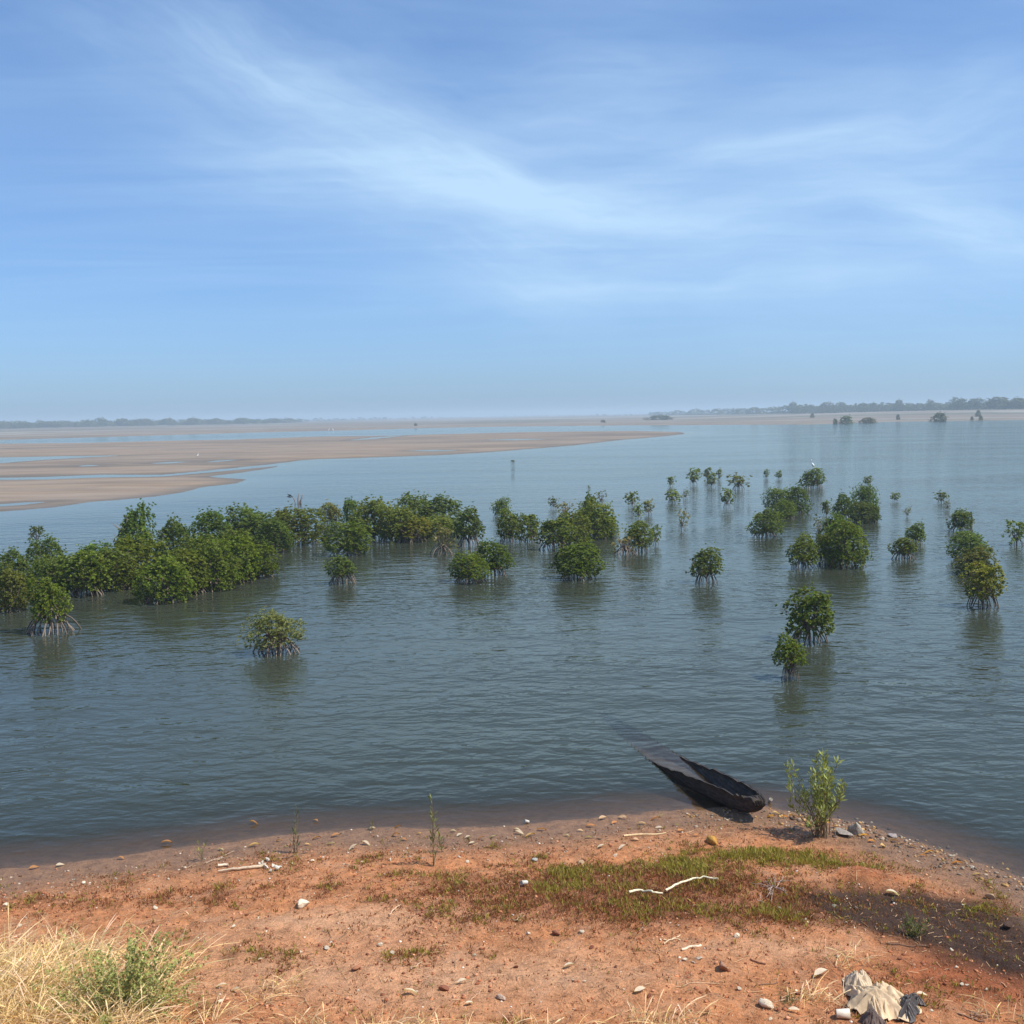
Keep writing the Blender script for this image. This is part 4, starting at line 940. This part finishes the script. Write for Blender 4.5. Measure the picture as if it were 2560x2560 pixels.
# straw bits lying flat everywhere
rg = np.random.default_rng(63); n = 6500
qx = rg.uniform(-8, 9, n); qy = rg.uniform(9.2, 17, n); dd = shore_sd(qx, qy); k = dd > 0.8; qx, qy = qx[k], qy[k]; n = len(qx); a = rg.uniform(0, 3.14, n); L = rg.uniform(.03, .16, n) * rg.uniform(.4, 1, n)
x2, y2 = qx + np.cos(a) * L, qy + np.sin(a) * L; z1, z2 = ground_h(qx, qy) + 0.008, ground_h(x2, y2) + 0.012; wx, wy = -np.sin(a) * .003, np.cos(a) * .003
V = np.stack([np.stack([qx - wx, qy - wy, z1], 1), np.stack([qx + wx, qy + wy, z1 + .002], 1), np.stack([x2 + wx, y2 + wy, z2 + .002], 1), np.stack([x2 - wx, y2 - wy, z2], 1)], 1).reshape(-1, 3)
b = MB(); b.add(V, np.arange(4 * n).reshape(-1, 4), np.repeat(np.array([0.50, 0.33, 0.19])[None] * rg.uniform(.4, 1.35, (n, 1)), 4, 0)); tag(link('straw_litter', b.mesh('straw_litter'), M_STRAW), 'scattered bits of straw lying on the red earth', 'litter', kind='stuff')

# ------------------------------------------------------------------ low succulent ground cover (red and green sprigs)
rg = np.random.default_rng(64)
qx = rg.uniform(-9, 10, 420000); qy = rg.uniform(9.2, 18.3, 420000)
cv, gn, ah, dr, wt, pa = zones(qx, qy)
nn = 0.5 + 0.5 * fbm(qx * 3.1, qy * 3.1, 3, 121)
prob = np.clip(cv * 0.75 + gn * 0.9, 0, 1) * np.clip(nn * 1.8 - 0.3, 0, 1) + 0.02 + 0.03 * ah
prob *= sstep(0.3, 0.8, shore_sd(qx, qy))
k = rg.random(len(qx)) < prob * 0.75; qx, qy, gn, cv, nn = qx[k], qy[k], gn[k], cv[k], nn[k]; n = len(qx); per = 3
gz = ground_h(qx, qy)
isg = rg.random(n) < np.clip(gn * 0.95 + 0.07, 0, 0.72)
hgt = np.where(isg, rg.uniform(.04, .11, n), rg.uniform(.025, .07, n)) * (0.75 + 0.5 * np.maximum(gn, cv))
P = np.repeat(np.stack([qx, qy, gz - .005], 1), per, 0) + rg.normal(0, .014, (n * per, 3)) * [1, 1, 0]
Dr = rg.normal(0, .55, (n * per, 3)) * [1, 1, 0] + [0, 0, 1]
V, Qd = leaves(P, Dr, np.repeat(hgt, per) * rg.uniform(.6, 1.2, n * per), 0.013, up=rg.normal(0, 1, (n * per, 3)), rg=rg)
gcol = np.array([0.32, 0.27, 0.055]) + rg.normal(0, 1, (n, 1)) * [0.04, 0.03, 0.008]; rcol = np.array([0.30, 0.125, 0.058]) + rg.normal(0, 1, (n, 1)) * [0.06, 0.03, 0.012]
mixed = rg.random(n) < 0.2; rcol[mixed] = rcol[mixed] * 0.4 + np.array([0.16, 0.13, 0.05]) * 0.7
c = np.clip(np.where(isg[:, None], gcol, rcol), 0.012, 0.8)
c = np.repeat(np.repeat(c, per, 0), 4, 0)
isg3 = np.repeat(isg, per)
V4 = V.reshape(-1, 4, 3); c4 = c.reshape(-1, 4, 3)
for flag, nm, lab in ((isg3, 'green_groundcover', 'short yellow-green succulent plants carpeting the bank'), (~isg3, 'red_groundcover', 'low red-brown succulent plants carpeting the bank')):
    b = MB(); vv = V4[flag].reshape(-1, 3); b.add(vv, np.arange(len(vv)).reshape(-1, 4), c4[flag].reshape(-1, 3)); tag(link(nm, b.mesh(nm), M_THIN), lab, 'plants', kind='stuff')

# ------------------------------------------------------------------ stones, gravel, driftwood, litter
def ico(sub=2):
    import bmesh
    bm = bmesh.new(); bmesh.ops.create_icosphere(bm, subdivisions=sub, radius=1.0)
    V = np.array([v.co[:] for v in bm.verts]); F = np.array([[v.index for v in f.verts] for f in bm.faces]); bm.free(); return V, F
IV2, IF2 = ico(3); IV1, IF1 = ico(1)
def stone_mesh(seed, rough=0.5, facets=9):
    rg = np.random.default_rng(seed); V = IV2.copy()
    for k in range(facets):       # chop flat facets
        d = norm(rg.normal(0, 1, 3)); h = rg.uniform(0.35, 0.75); e = V @ d - h; V = V - np.where(e > 0, e, 0)[:, None] * d * 0.95
    r = np.linalg.norm(V, axis=1, keepdims=True); V = V / np.percentile(r, 90)
    nn = fbm(V[:, 0] * 2.6 + V[:, 2] * 1.3 + 9, V[:, 1] * 2.6 - V[:, 2] * 1.7, 4, seed) + 0.5 * fbm(V[:, 0] * 7 + V[:, 2] * 3.3, V[:, 1] * 7 - V[:, 2] * 4.7, 3, seed + 4)
    V = V * (1 + rough * 0.28 * nn[:, None])
    b = MB(); b.add(V, IF2, (1, 1, 1)); return b.mesh('stone', False)
def spire_mesh(seed):
    rg = np.random.default_rng(seed); V = IV2.copy(); z = (V[:, 2] + 1) / 2
    V[:, :2] *= (1.35 - 1.12 * z[:, None]); V[:, 0] += 0.30 * z
    for k in range(9):
        a = rg.uniform(0, 6.28); d = norm(np.array([math.cos(a), math.sin(a), rg.uniform(.35, .9)])); e = V @ d - rg.uniform(.38, .62); V = V - np.where(e > 0, e, 0)[:, None] * d * .95
    nn = fbm(V[:, 0] * 3.1 + V[:, 2] * 2.3, V[:, 1] * 3.1 - V[:, 2] * 2.2, 5, seed); V = V * (1 + 0.42 * nn[:, None])
    b = MB(); b.add(V, IF2, (1, 1, 1)); return b.mesh('rock', False)
STONES = [stone_mesh(700 + k, 0.7, 6 + k % 5) for k in range(7)]
WHITE = (0.80, 0.70, 0.53); TAN = (0.50, 0.35, 0.22); RED = (0.30, 0.12, 0.07); GREY = (0.30, 0.27, 0.24); DARK = (0.10, 0.06, 0.045); OCH = (0.50, 0.27, 0.06)
sr = np.random.default_rng(8)
def stone(u, v, wpx, colr, label, hk=0.65, group='stones on the red bank', name='stone', sink=0.5, me=None):
    p = on_ground(u, v); s = wpx * depth_of(p) / FPX * 0.43
    o = link(name, me or STONES[sr.integers(len(STONES))], M_STONE, None, (p.x, p.y + s * 0.3, p.z + s * hk * (1 - sink)), (sr.normal(0, .15), sr.normal(0, .15), sr.uniform(0, 6.28)), (s, s * sr.uniform(.7, .95), s * hk), colr)
    return tag(o, label, 'stone', group)
stone(2143, 2088, 56, (0.36, 0.34, 0.29), 'pointed grey lichen-spotted rock at the waterline behind the green plants', 0.95, None, 'rock', 0.30, spire_mesh(5))
stone(2112, 2092, 60, (0.33, 0.29, 0.25), 'low flat grey rock against the foot of the pointed one', 0.35, None, 'rock', 0.3)
stone(1785, 2110, 52, OCH, 'smooth ochre yellow lump of earth in the groundcover below the canoe', 0.6, None)
stone(757, 2270, 54, WHITE, 'largest white knobbly stone on the left half of the bank', 0.6, None)
stone(1920, 2524, 52, WHITE, 'round white knobbly stone left of the crumpled cloth', 0.8, None)
stone(1807, 2427, 46, (0.36, 0.2, 0.13), 'brown rough rock casting a shadow, lower right', 0.75, None)
stone(2477, 2248, 28, TAN, 'tan boulder beside green plants near the right edge', 0.8, None)
stone(1109, 2478, 34, RED, 'dark red block of laterite at bottom centre', 0.6, None)
stone(1254, 2500, 34, (0.55, 0.42, 0.33), 'white and brown block of stone at bottom centre', 0.7, None)
stone(893, 2422, 38, (0.48, 0.22, 0.12), 'flat reddish stone on the orange earth left of centre', 0.45, None)
stone(1392, 2336, 32, (0.34, 0.14, 0.08), 'reddish stone at the lower rim of the red groundcover', 0.6, None)
stone(2083, 2268, 18, (0.30, 0.28, 0.2), 'greenish grey stone on the dark patch of ground', 0.7, None)
stone(2234, 2092, 34, (0.35, 0.30, 0.28), 'flat grey slab among leaves on the right waterline', 0.4, None)
stone(2523, 2322, 34, DARK, 'dark clod at the right edge below the tan boulder', 0.8, None)
stone(1338, 2155, 22, (0.42, 0.42, 0.38), 'smooth grey stone in the drift line at the middle', 0.7, None)
stone(1452, 2160, 22, TAN, 'small tan stone in the groundcover left of the canoe', 0.6, None)
WL = [(583, 2320, 20), (387, 2273, 18), (645, 2298, 13), (752, 2384, 15), (815, 2374, 19), (209, 2210, 15), (781, 2154, 15), (949, 2367, 22), (979, 2386, 18), (927, 2248, 9), (1187, 2390, 11), (978, 2453, 11), (896, 2478, 10), (1042, 2481, 11), (548, 2509, 22), (49, 2318, 20), (13, 2266, 18), (1149, 2144, 11), (1167, 2157, 14), (1220, 2152, 9), (975, 2152, 14), (730, 2160, 8)]
for k, (u, v, s) in enumerate(sorted(WL)):
    stone(u, v, s, tuple(np.array(WHITE) * sr.uniform(.85, 1.12)), 'small whitish stone, %s from the left among those on the left half of the bank' % ORD[k], 0.7, 'small white stones on the left half of the bank')
WR = [(1321, 2337, 14), (1454, 2333, 19), (1432, 2451, 9), (1461, 2455, 11), (1434, 2525, 9), (1338, 2131, 9), (1539, 2142, 17), (2408, 2265, 10), (2141, 2271, 11), (1951, 2274, 18), (2014, 2300, 12), (2116, 2309, 11), (1867, 2327, 9), (1845, 2344, 21), (1749, 2401, 20), (1713, 2403, 18), (1733, 2409, 16), (1847, 2475, 17), (1927, 2550, 14), (2379, 2377, 14), (2405, 2464, 16), (2418, 2466, 13), (2466, 2476, 15), (2390, 2420, 14), (2381, 2144, 18), (2430, 2171, 15), (2330, 2529, 12), (2095, 2395, 14)]
for k, (u, v, s) in enumerate(sorted(WR)):
    stone(u, v, s, tuple(np.array(WHITE) * sr.uniform(.8, 1.12)), 'small whitish stone, %s from the left among those on the right half of the bank' % ORD[k], 0.7, 'small white stones on the right half of the bank')
for k, (u, v, s) in enumerate(sorted([(1479, 2372, 18), (2363, 2490, 15), (1623, 2494, 21), (700, 2430, 16), (1540, 2420, 14), (1050, 2290, 14), (1290, 2420, 16), (2250, 2400, 14), (500, 2390, 15), (1700, 2500, 15)])):
    stone(u, v, s, RED, 'small dark red clod on the orange earth, %s from the left' % ORD[k], 0.7, 'small red clods')

# gravel and clods: far too many to count
def gravel(name, label, n, box, size, cols, seed, prob=None, mat=M_STONE):
    rg = np.random.default_rng(seed); x = rg.uniform(box[0], box[1], n); y = rg.uniform(box[2], box[3], n); d = shore_sd(x, y)
    k = (rg.random(n) < prob(x, y, d)); x, y = x[k], y[k]; n = len(x); s = size[0] + (size[1] - size[0]) * rg.random(n) ** 3.5
    z = ground_h(x, y) + s * 0.15
    base = IV1[None] * (1 + rg.normal(0, .17, (n, len(IV1), 1))) * np.stack([s, s * rg.uniform(.6, 1, n), s * rg.uniform(.4, .8, n)], 1)[:, None]
    a = rg.uniform(0, 6.28, n); ca, sa = np.cos(a)[:, None], np.sin(a)[:, None]
    V = np.stack([base[..., 0] * ca - base[..., 1] * sa + x[:, None], base[..., 0] * sa + base[..., 1] * ca + y[:, None], base[..., 2] + z[:, None]], -1).reshape(-1, 3)
    F = (IF1[None] + (np.arange(n) * len(IV1))[:, None, None]).reshape(-1, 3)
    ci = rg.integers(len(cols), size=n); c = np.array(cols)[ci] * rg.uniform(.65, 1.25, (n, 1))
    b = MB(); b.add(V, F, np.repeat(c, len(IV1), 0)); return tag(link(name, b.mesh(name), mat), label, 'gravel', kind='stuff')
gravel('gravel', 'small red clods and crumbs of laterite strewn over the bank', 18000, (-8, 9, 9.2, 17.2), (0.005, 0.030), [(0.42, .17, .08), (0.36, .13, .06), (0.52, .25, .14), (0.28, .10, .05)], 65, lambda x, y, d: sstep(.6, 1.6, d) * (0.35 + 0.65 * (fbm(x, y, 3, 7) > -0.05)) * (1 - 0.85 * zones(x, y)[2]))
gravel('gravel', 'tiny white shell and stone chips strewn over the bank', 900, (-8, 9, 9.2, 17.2), (0.005, 0.02), [WHITE, (0.6, .5, .4), (.75, .72, .65)], 66, lambda x, y, d: sstep(.6, 1.2, d))
bp = on_ground(1960, 2050); rp = on_ground(2330, 2130)
gravel('rubble', 'shell and stone rubble on the point below the canoe bow', 22000, (bp.x - 1.6, bp.x + 4.2, bp.y - 4.0, bp.y + 0.6), (0.008, 0.045), [(0.30, .24, .18), (0.20, .15, .11), (0.42, .33, .24), (0.5, .30, .12), (.13, .09, .07)], 67, lambda x, y, d: np.exp(-((d - 0.28) / 0.34) ** 2) * (0.35 + 0.65 * ell(x, y, 1990, 2055, 170, 40)))
gravel('rubble', 'fine shell debris along the left drift line', 9000, (-8, 3.2, 13, 19), (0.006, 0.026), [(0.22, .13, .09), (0.14, .09, .06), (0.5, .42, .33), (.3, .14, .08)], 68, lambda x, y, d: np.exp(-((d - 0.95) / 0.5) ** 2) * 0.8 + 0.12 * (d > 0) * (d < 1.6))

# fallen leaves: curled blades with thickness of their own
def curl_leaf(seed):
    rg = np.random.default_rng(seed); n = 7; s = np.linspace(0, 1, n); wv = np.sin(np.pi * s ** 0.8) * 0.22 + 0.01; zc = 0.16 * np.sin(s * 3.14 + rg.uniform(-.6, .6)) + 0.05
    L = np.stack([s - .5, wv, zc + 0.10], 1); Cc = np.stack([s - .5, 0 * s + rg.normal(0, .01, n), zc], 1); Rr = np.stack([s - .5, -wv, zc + 0.12], 1)
    V = np.stack([L, Cc, Rr], 1).reshape(-1, 3); b = MB(); b.add(V, grid_q(n, 3), (1, 1, 1)); return b.mesh('fallen_leaf', True)
LEAFM = [curl_leaf(800 + k) for k in range(4)]
lr = np.random.default_rng(9)
LEFT_L = [(924, 2074), (989, 2093), (1013, 2101), (993, 2071), (918, 2109), (1131, 2078), (1149, 2089), (1167, 2093), (1233, 2096), (1289, 2080), (1298, 2089), (1323, 2091), (1352, 2078), (636, 2079), (634, 2117), (792, 2098), (766, 2115), (841, 2089), (832, 2113), (550, 2129), (416, 2119), (783, 2067), (1207, 2098), (88, 2172), (150, 2166), (300, 2148), (1180, 2110), (880, 2120), (700, 2105), (1045, 2085)]
MID_L = [(1483, 2069), (1561, 2051), (1508, 2049), (1540, 2060), (1600, 2060), (1640, 2048), (1650, 2070), (1655, 2042), (1450, 2078), (1415, 2090), (1470, 2100), (1590, 2100), (1700, 2078), (1740, 2090)]
RIGHT_L = [(2163, 2093), (2234, 2104), (2279, 2122), (2323, 2133), (2087, 2071), (2003, 2051), (1985, 2047), (1940, 2036), (1925, 2044), (1960, 2040), (2020, 2060), (2060, 2062), (2100, 2080), (2180, 2106), (2260, 2112), (2300, 2140), (2350, 2150), (2390, 2165), (2205, 2118), (2440, 2190)]
for lst, lab, grp, cols in ((LEFT_L, 'curled dry leaf on the wet shore left of centre', 'dry leaves on the left wet shore', [(0.62, .40, .16), (.6, .5, .36), (.45, .22, .09)]), (MID_L, 'curled dry leaf on the wet shore just left of the canoe', 'dry leaves left of the canoe', [(.62, .42, .25), (.55, .25, .1), (.65, .55, .42)]),
                            (RIGHT_L, 'orange dry leaf on the rubble right of the canoe bow', 'orange leaves right of the canoe', [(.68, .34, .06), (.6, .26, .06), (.66, .45, .2), (.35, .18, .1)])):
    for k, (u, v) in enumerate(sorted(lst)):
        p = on_ground(u + lr.normal(0, 3), v + lr.normal(0, 1.5)); s = lr.uniform(.09, .17)
        o = link('fallen_leaf', LEAFM[lr.integers(4)], M_THIN, None, (p.x, p.y, max(p.z, 0) + .006), (lr.normal(0, .25), lr.normal(0, .2), lr.uniform(-.8, .8)), (s, s, s), cols[lr.integers(len(cols))]); tag(o, lab + ', %s from the left' % ORD[k], 'leaf', grp)
for k, (u, v, sz) in enumerate(sorted(((2230, 2238, .17), (2052, 2441, .2), (554, 2470, .12), (590, 2481, .13), (1156, 2459, .12), (1025, 2487, .15), (1423, 2419, .12), (1599, 2480, .13), (1985, 2531, .12), (652, 2403, .08), (1174, 2514, .10), (1503, 2120, .12), (1556, 2122, .13), (2305, 2492, .12)))):
    p = on_ground(u, v); o = link('husk_flake', LEAFM[lr.integers(4)], M_WOOD, None, (p.x, p.y, p.z + .012), (lr.normal(0, .2), lr.normal(0, .2), lr.uniform(-.7, .7)), (sz, sz, sz), (0.72, .62, .47)); tag(o, 'pale curled husk lying on the bare bank, %s from the left' % ORD[k], 'husk', 'pale husks on the bank')

# driftwood and sticks
def stick(pts, r0, r1, colr, label, name='stick', lift=0.012, group=None, n=6, wob=0.006):
    P = np.array([on_ground(u, v)[:] for u, v in pts]); s = np.linspace(0, len(P) - 1, len(P) * 3); pp = np.stack([np.interp(s, range(len(P)), P[:, c]) for c in range(3)], 1)
    pp[1:-1] = (pp[:-2] + 2 * pp[1:-1] + pp[2:]) / 4
    pp[:, 2] = np.maximum(ground_h(pp[:, 0], pp[:, 1]), 0) + lift; pp += sr.normal(0, wob, pp.shape) * [1, 1, .4]
    V, Qd = tube(pp - pp[0], np.linspace(r0, r1, len(pp)), n); return simple(name, V, Qd, colr, M_WOOD, label, 'stick', group, pp[0])
stick([(1573, 2243), (1602, 2236), (1630, 2244), (1655, 2246)], 0.017, 0.012, (0.80, .72, .50), 'short crooked pale stick end to end with the long one in groundcover', lift=0.07)
stick([(1664, 2242), (1690, 2226), (1722, 2213), (1755, 2208), (1795, 2211)], 0.015, 0.012, (0.80, .72, .50), 'long bent pale stick lying on the red groundcover', lift=0.08)
stick([(545, 2183), (590, 2178), (640, 2172), (665, 2166)], 0.014, 0.028, (0.52, .42, .30), 'bleached pale log lying in the drift line at left', 'driftwood_log', lift=0.03)
stick([(545, 2169), (570, 2166)], 0.022, 0.018, (0.68, .58, .44), 'short pale wood piece behind the bleached log', 'driftwood_log', lift=0.03)
for k, (u, v, s) in enumerate(sorted(((655, 2160, 16), (668, 2154, 17), (648, 2162, 10), (665, 2173, 20), (692, 2176, 22), (682, 2168, 14), (676, 2181, 14), (660, 2166, 12), (700, 2172, 14)))):
    stone(u, v, s, (.75, .7, .58), 'white coral-like fragment, %s from the left in the heap by the bleached log' % ORD[k], 0.8, 'white fragments at the log end', 'shell_fragment', .2)
stick([(515, 2160), (545, 2148), (585, 2130)], 0.012, 0.008, (0.34, .24, .17), 'brown forked twig at the left waterline beside the sprig')
stick([(530, 2152), (562, 2146)], 0.009, 0.006, (0.34, .24, .17), 'small brown twig crossing the forked one at the left waterline')
stick([(705, 2148), (735, 2140), (768, 2132)], 0.010, 0.007, (0.20, .13, .09), 'thin dark stick lying behind the white fragments at left')
stick([(1560, 2092), (1610, 2088), (1665, 2084)], 0.020, 0.012, (0.62, .46, .26), 'long tan driftwood piece on the wet shore below the canoe')
stick([(855, 2248), (880, 2240)], 0.006, 0.004, (.5, .33, .2), 'thin tan twig on the earth left of centre')
stick([(975, 2296), (985, 2280), (1003, 2268)], 0.011, 0.006, (.55, .38, .24), 'curved tan stick standing up from the pale earth left of centre', lift=.04)
stick([(1025, 2425), (1040, 2418), (1053, 2408)], 0.010, 0.007, (.5, .34, .22), 'short straight twig between stones at bottom left of centre')
stick([(1170, 2515), (1185, 2495), (1206, 2478)], 0.008, 0.006, (.42, .25, .15), 'brown bent twig beside the red block at bottom centre')
stick([(1655, 2362), (1678, 2352), (1702, 2340)], 0.011, 0.006, (.62, .47, .3), 'forked pale twig near the centre of the bank, lower piece')
stick([(1660, 2352), (1680, 2350), (1700, 2352)], 0.008, 0.005, (.62, .47, .3), 'pale twig crossing the forked one near the centre')
stick([(1703, 2376), (1725, 2370), (1752, 2366)], 0.016, 0.014, (.70, .58, .42), 'thick pale wood splinter under the forked twig')
stick([(1877, 2400), (1915, 2412)], 0.012, 0.010, (.36, .18, .10), 'reddish brown stick beside the brown rough rock')
stick([(1690, 2470), (1760, 2460), (1800, 2462)], 0.004, 0.003, (.6, .42, .26), 'thin straw stem on the pale earth lower right')
stick([(1895, 2465), (1945, 2458)], 0.005, 0.004, (.25, .15, .1), 'thin dark twig above the white knobbly stone')
stick([(2215, 2360), (2270, 2368), (2322, 2364)], 0.007, 0.005, (.16, .10, .07), 'dark twig under the small green tuft lower right')
stick([(2230, 2258), (2236, 2240)], 0.010, 0.008, (.06, .045, .04), 'short dark stalk under the white husk on the dark patch')
stick([(2395, 2535), (2430, 2548), (2460, 2556)], 0.009, 0.006, (.28, .17, .11), 'brown twig at the bottom right corner')
stick([(2505, 2460), (2518, 2472)], 0.009, 0.006, (.5, .25, .13), 'short orange-brown stick near the right edge')
# twig bundle: a heap of crossing grey twigs
def twigs(u, v, rpx, n, colr, label, seed, hk=0.5, thick=0.006):
    rg = np.random.default_rng(seed); p = on_ground(u, v); s = rpx * depth_of(p) / FPX; th = thing('twig_heap', label, 'twigs', p)
    for k in range(n):
        a = rg.uniform(0, 6.283); el = rg.uniform(-.05, .7); d = np.array([math.cos(a) * math.cos(el), math.sin(a) * math.cos(el), math.sin(el) * hk]); L = s * rg.uniform(.4, 1.25)
        st_ = rg.normal(0, .12, 3) * s * [1, 1, 0] + [0, 0, .02]; s_ = np.linspace(0, 1, 5)[:, None]
        pp = st_ + d * L * s_ + rg.normal(0, .018, (5, 3)) * s_ + np.array([0, 0, -0.25]) * s_ ** 2 * L * max(el, 0)
        V, Qd = tube(pp, np.linspace(thick, thick * .5, 5), 5); b = MB(); b.add(V, Qd, np.array(colr) * rg.uniform(.7, 1.2)); link('twig', b.mesh('twig', True), M_WOOD, th)
twigs(1935, 2222, 62, 20, (.36, .28, .24), 'heap of grey dry twigs right of the long pale stick', 71)
twigs(1905, 2258, 18, 7, (.62, .46, .36), 'small pale star-shaped twig below the grey twig heap', 72, 1.0, .005)
twigs(1290, 2305, 30, 7, (.5, .36, .22), 'few thin tan twigs on the pale earth at centre', 73, .4, .004)
twigs(2440, 2540, 50, 9, (.34, .22, .15), 'loose brown twigs in the lower right corner', 74, .4, .005)
p = on_ground(2285, 2342)
leafy_shrub('green_tuft', 'small green leafy tuft on bare red earth below the dark patch', 'plant', p, 0.24, 0.45, 26, 60, 0.06, 0.014, (.13, .15, .05), 46, start=.1, up=1.0)
p = on_ground(1975, 2508); leafy_shrub('green_tuft', 'tiny green tuft left of the crumpled cloth', 'plant', p, 0.12, 0.25, 14, 80, 0.045, 0.012, (.15, .16, .06), 47, start=.1, up=1.0)

# crumpled cloth sack with a torn dark piece
def cloth(u, v, wpx, dpx, hgt, colr, label, seed, name='cloth', rot=0.0, mat=M_CLOTH, folds=1.0, thick=.006):
    rg = np.random.default_rng(seed); c = on_ground(u, v); sc_ = depth_of(c) / FPX; rx = wpx * .5 * sc_; ry = dpx
    n = 100; s = np.linspace(-1, 1, n); A, B = np.meshgrid(s, s); rr = np.sqrt(A ** 2 + B ** 2) + 1e-6; ang = np.arctan2(B, A)
    outl = 1 + 0.16 * np.sin(ang * 3 + seed) + 0.10 * np.sin(ang * 7 + 1.3 * seed)
    k = np.maximum(np.abs(A), np.abs(B)) / rr; px, py = A * k * outl * rx, B * k * outl * ry; q = np.clip(rr * k, 0, 1)
    # crumple: the highest of many tent-like creases running out from a few peaks
    ux, uy = A * k * outl, B * k * outl; zt = np.zeros_like(ux)
    peaks = rg.uniform(-.35, .35, (3, 2))
    for e in range(70):
        p0 = peaks[e % 3] + rg.normal(0, .12, 2); an = rg.uniform(0, 6.283); Ls = rg.uniform(.4, 1.2); d0 = np.array([math.cos(an), math.sin(an)])
        tt_ = np.clip((ux - p0[0]) * d0[0] + (uy - p0[1]) * d0[1], 0, Ls); dist = np.hypot(ux - p0[0] - tt_ * d0[0], uy - p0[1] - tt_ * d0[1])
        zt = np.maximum(zt, rg.uniform(.55, 1.0) * (1 - .55 * tt_ / Ls) - dist * rg.uniform(1.6, 5.0))
    z = hgt * (zt * (0.35 + 0.65 * (1 - q ** 3)) + 0.05 * fbm(ux * 5, uy * 5, 3, seed))
    cr, srn = math.cos(rot), math.sin(rot); wx, wy = px * cr - py * srn + c.x, px * srn + py * cr + c.y
    gz = ground_h(wx.ravel(), wy.ravel()).reshape(n, n); V = np.stack([wx - c.x, wy - c.y, gz - c.z + np.maximum(z, 0) + .006], -1).reshape(-1, 3)
    tone = 1 - 0.6 * np.clip(fbm(px * 5, py * 5, 4, seed + 5) + .1, 0, 1)
    b = MB(); b.add(V, grid_q(n, n), tone.reshape(-1, 1) * np.array([1, 1, 1])); o = link(name, b.mesh(name, True), mat, None, c, color=colr)
    so = o.modifiers.new('thickness', 'SOLIDIFY'); so.thickness = thick; so.offset = 1
    return tag(o, label, 'cloth')
cloth(2195, 2512, 160, 0.40, 0.22, (0.66, .51, .34), 'crumpled beige cloth lying in folds at the bottom right', 3, rot=.2)
cloth(2145, 2470, 66, 0.20, 0.18, (0.56, .46, .33), 'rounded bundled pale cloth behind the big beige one', 6, rot=-.3)
cloth(2262, 2528, 62, 0.24, 0.16, (0.06, .055, .055), 'torn black plastic sheet against the beige cloth', 9, 'plastic_sheet', -.7, M_PLASTIC)
cloth(2290, 2503, 36, 0.10, 0.07, (0.07, .055, .05), 'small black scrap with a pale flake beside the cloth', 12, 'plastic_scrap', .3, M_PLASTIC)
cloth(2180, 2556, 60, 0.10, 0.14, (0.14, .11, .10), 'dark charred rag under the near edge of the beige cloth', 15, 'rag', .1)
# cups and cans
def cup(p, r, L, tilt, rz, colr, label, name='cup'):
    pro = np.array([[0, 0], [r * .8, 0], [r * .82, .004], [r, L], [r * .93, L], [r * .76, .01], [0, .01]]); n = 14; th = np.arange(n) / n * 6.2832
    V = np.stack([pro[:, None, 0] * np.cos(th), pro[:, None, 0] * np.sin(th), np.repeat(pro[:, 1:2], n, 1)], -1).reshape(-1, 3)
    i, j = np.meshgrid(np.arange(len(pro) - 1), np.arange(n), indexing='ij'); j2 = (j + 1) % n; Qd = np.stack([i * n + j, i * n + j2, (i + 1) * n + j2, (i + 1) * n + j], -1).reshape(-1, 4)
    b = MB(); b.add(V, Qd, (1, 1, 1)); o = link(name, b.mesh(name, True), M_PLASTIC, None, p, (tilt, 0, rz), color=colr); return tag(o, label, 'cup')
p = on_ground(2078, 2545); cup((p.x + .05, p.y, p.z + .045), .05, .13, R(86), R(80), (.66, .60, .50), 'white cup lying on its side at the bottom, left of the cloth')
p = at_z(1322, 2057); cup((p.x, p.y, .015), .028, .075, R(70), R(-70), (.58, .55, .48), 'pale cup lying in the shallow water at the middle')
p = on_ground(1318, 2215); cup((p.x, p.y, p.z + .05), 0.032, .09, R(80), R(-60), (.62, .60, .52), 'white crushed cup lying in the groundcover at the middle')
p = at_z(1922, 2006); cup((p.x, p.y, .0), .03, .10, R(40), R(20), (.4, .38, .34), 'small floating can right beside the canoe bow', 'can')

# ------------------------------------------------------------------ haze
hz = bpy.data.meshes.new('haze'); s0 = np.array([[a, b, c] for c in (-3.0, 26.0) for b in (-300, 8300) for a in (-8300, 8300)], float)
hz.from_pydata(s0.tolist(), [], [(0, 2, 3, 1), (4, 5, 7, 6), (0, 1, 5, 4), (2, 6, 7, 3), (0, 4, 6, 2), (1, 3, 7, 5)])
m, t, out = new_mat('haze_air')
pv = t.node('ShaderNodeVolumePrincipled'); pv.inputs['Color'].default_value = (0.60, 0.76, 0.90, 1); pv.inputs['Density'].default_value = 0.00050; pv.inputs['Anisotropy'].default_value = 0.1
t.l.new(pv.outputs[0], out.inputs['Volume'])
tag(link('haze', hz, m), 'pale daytime haze over the estuary', 'haze', kind='stuff')
print('TRIS', sum(len(me.polygons) for me in bpy.data.meshes))
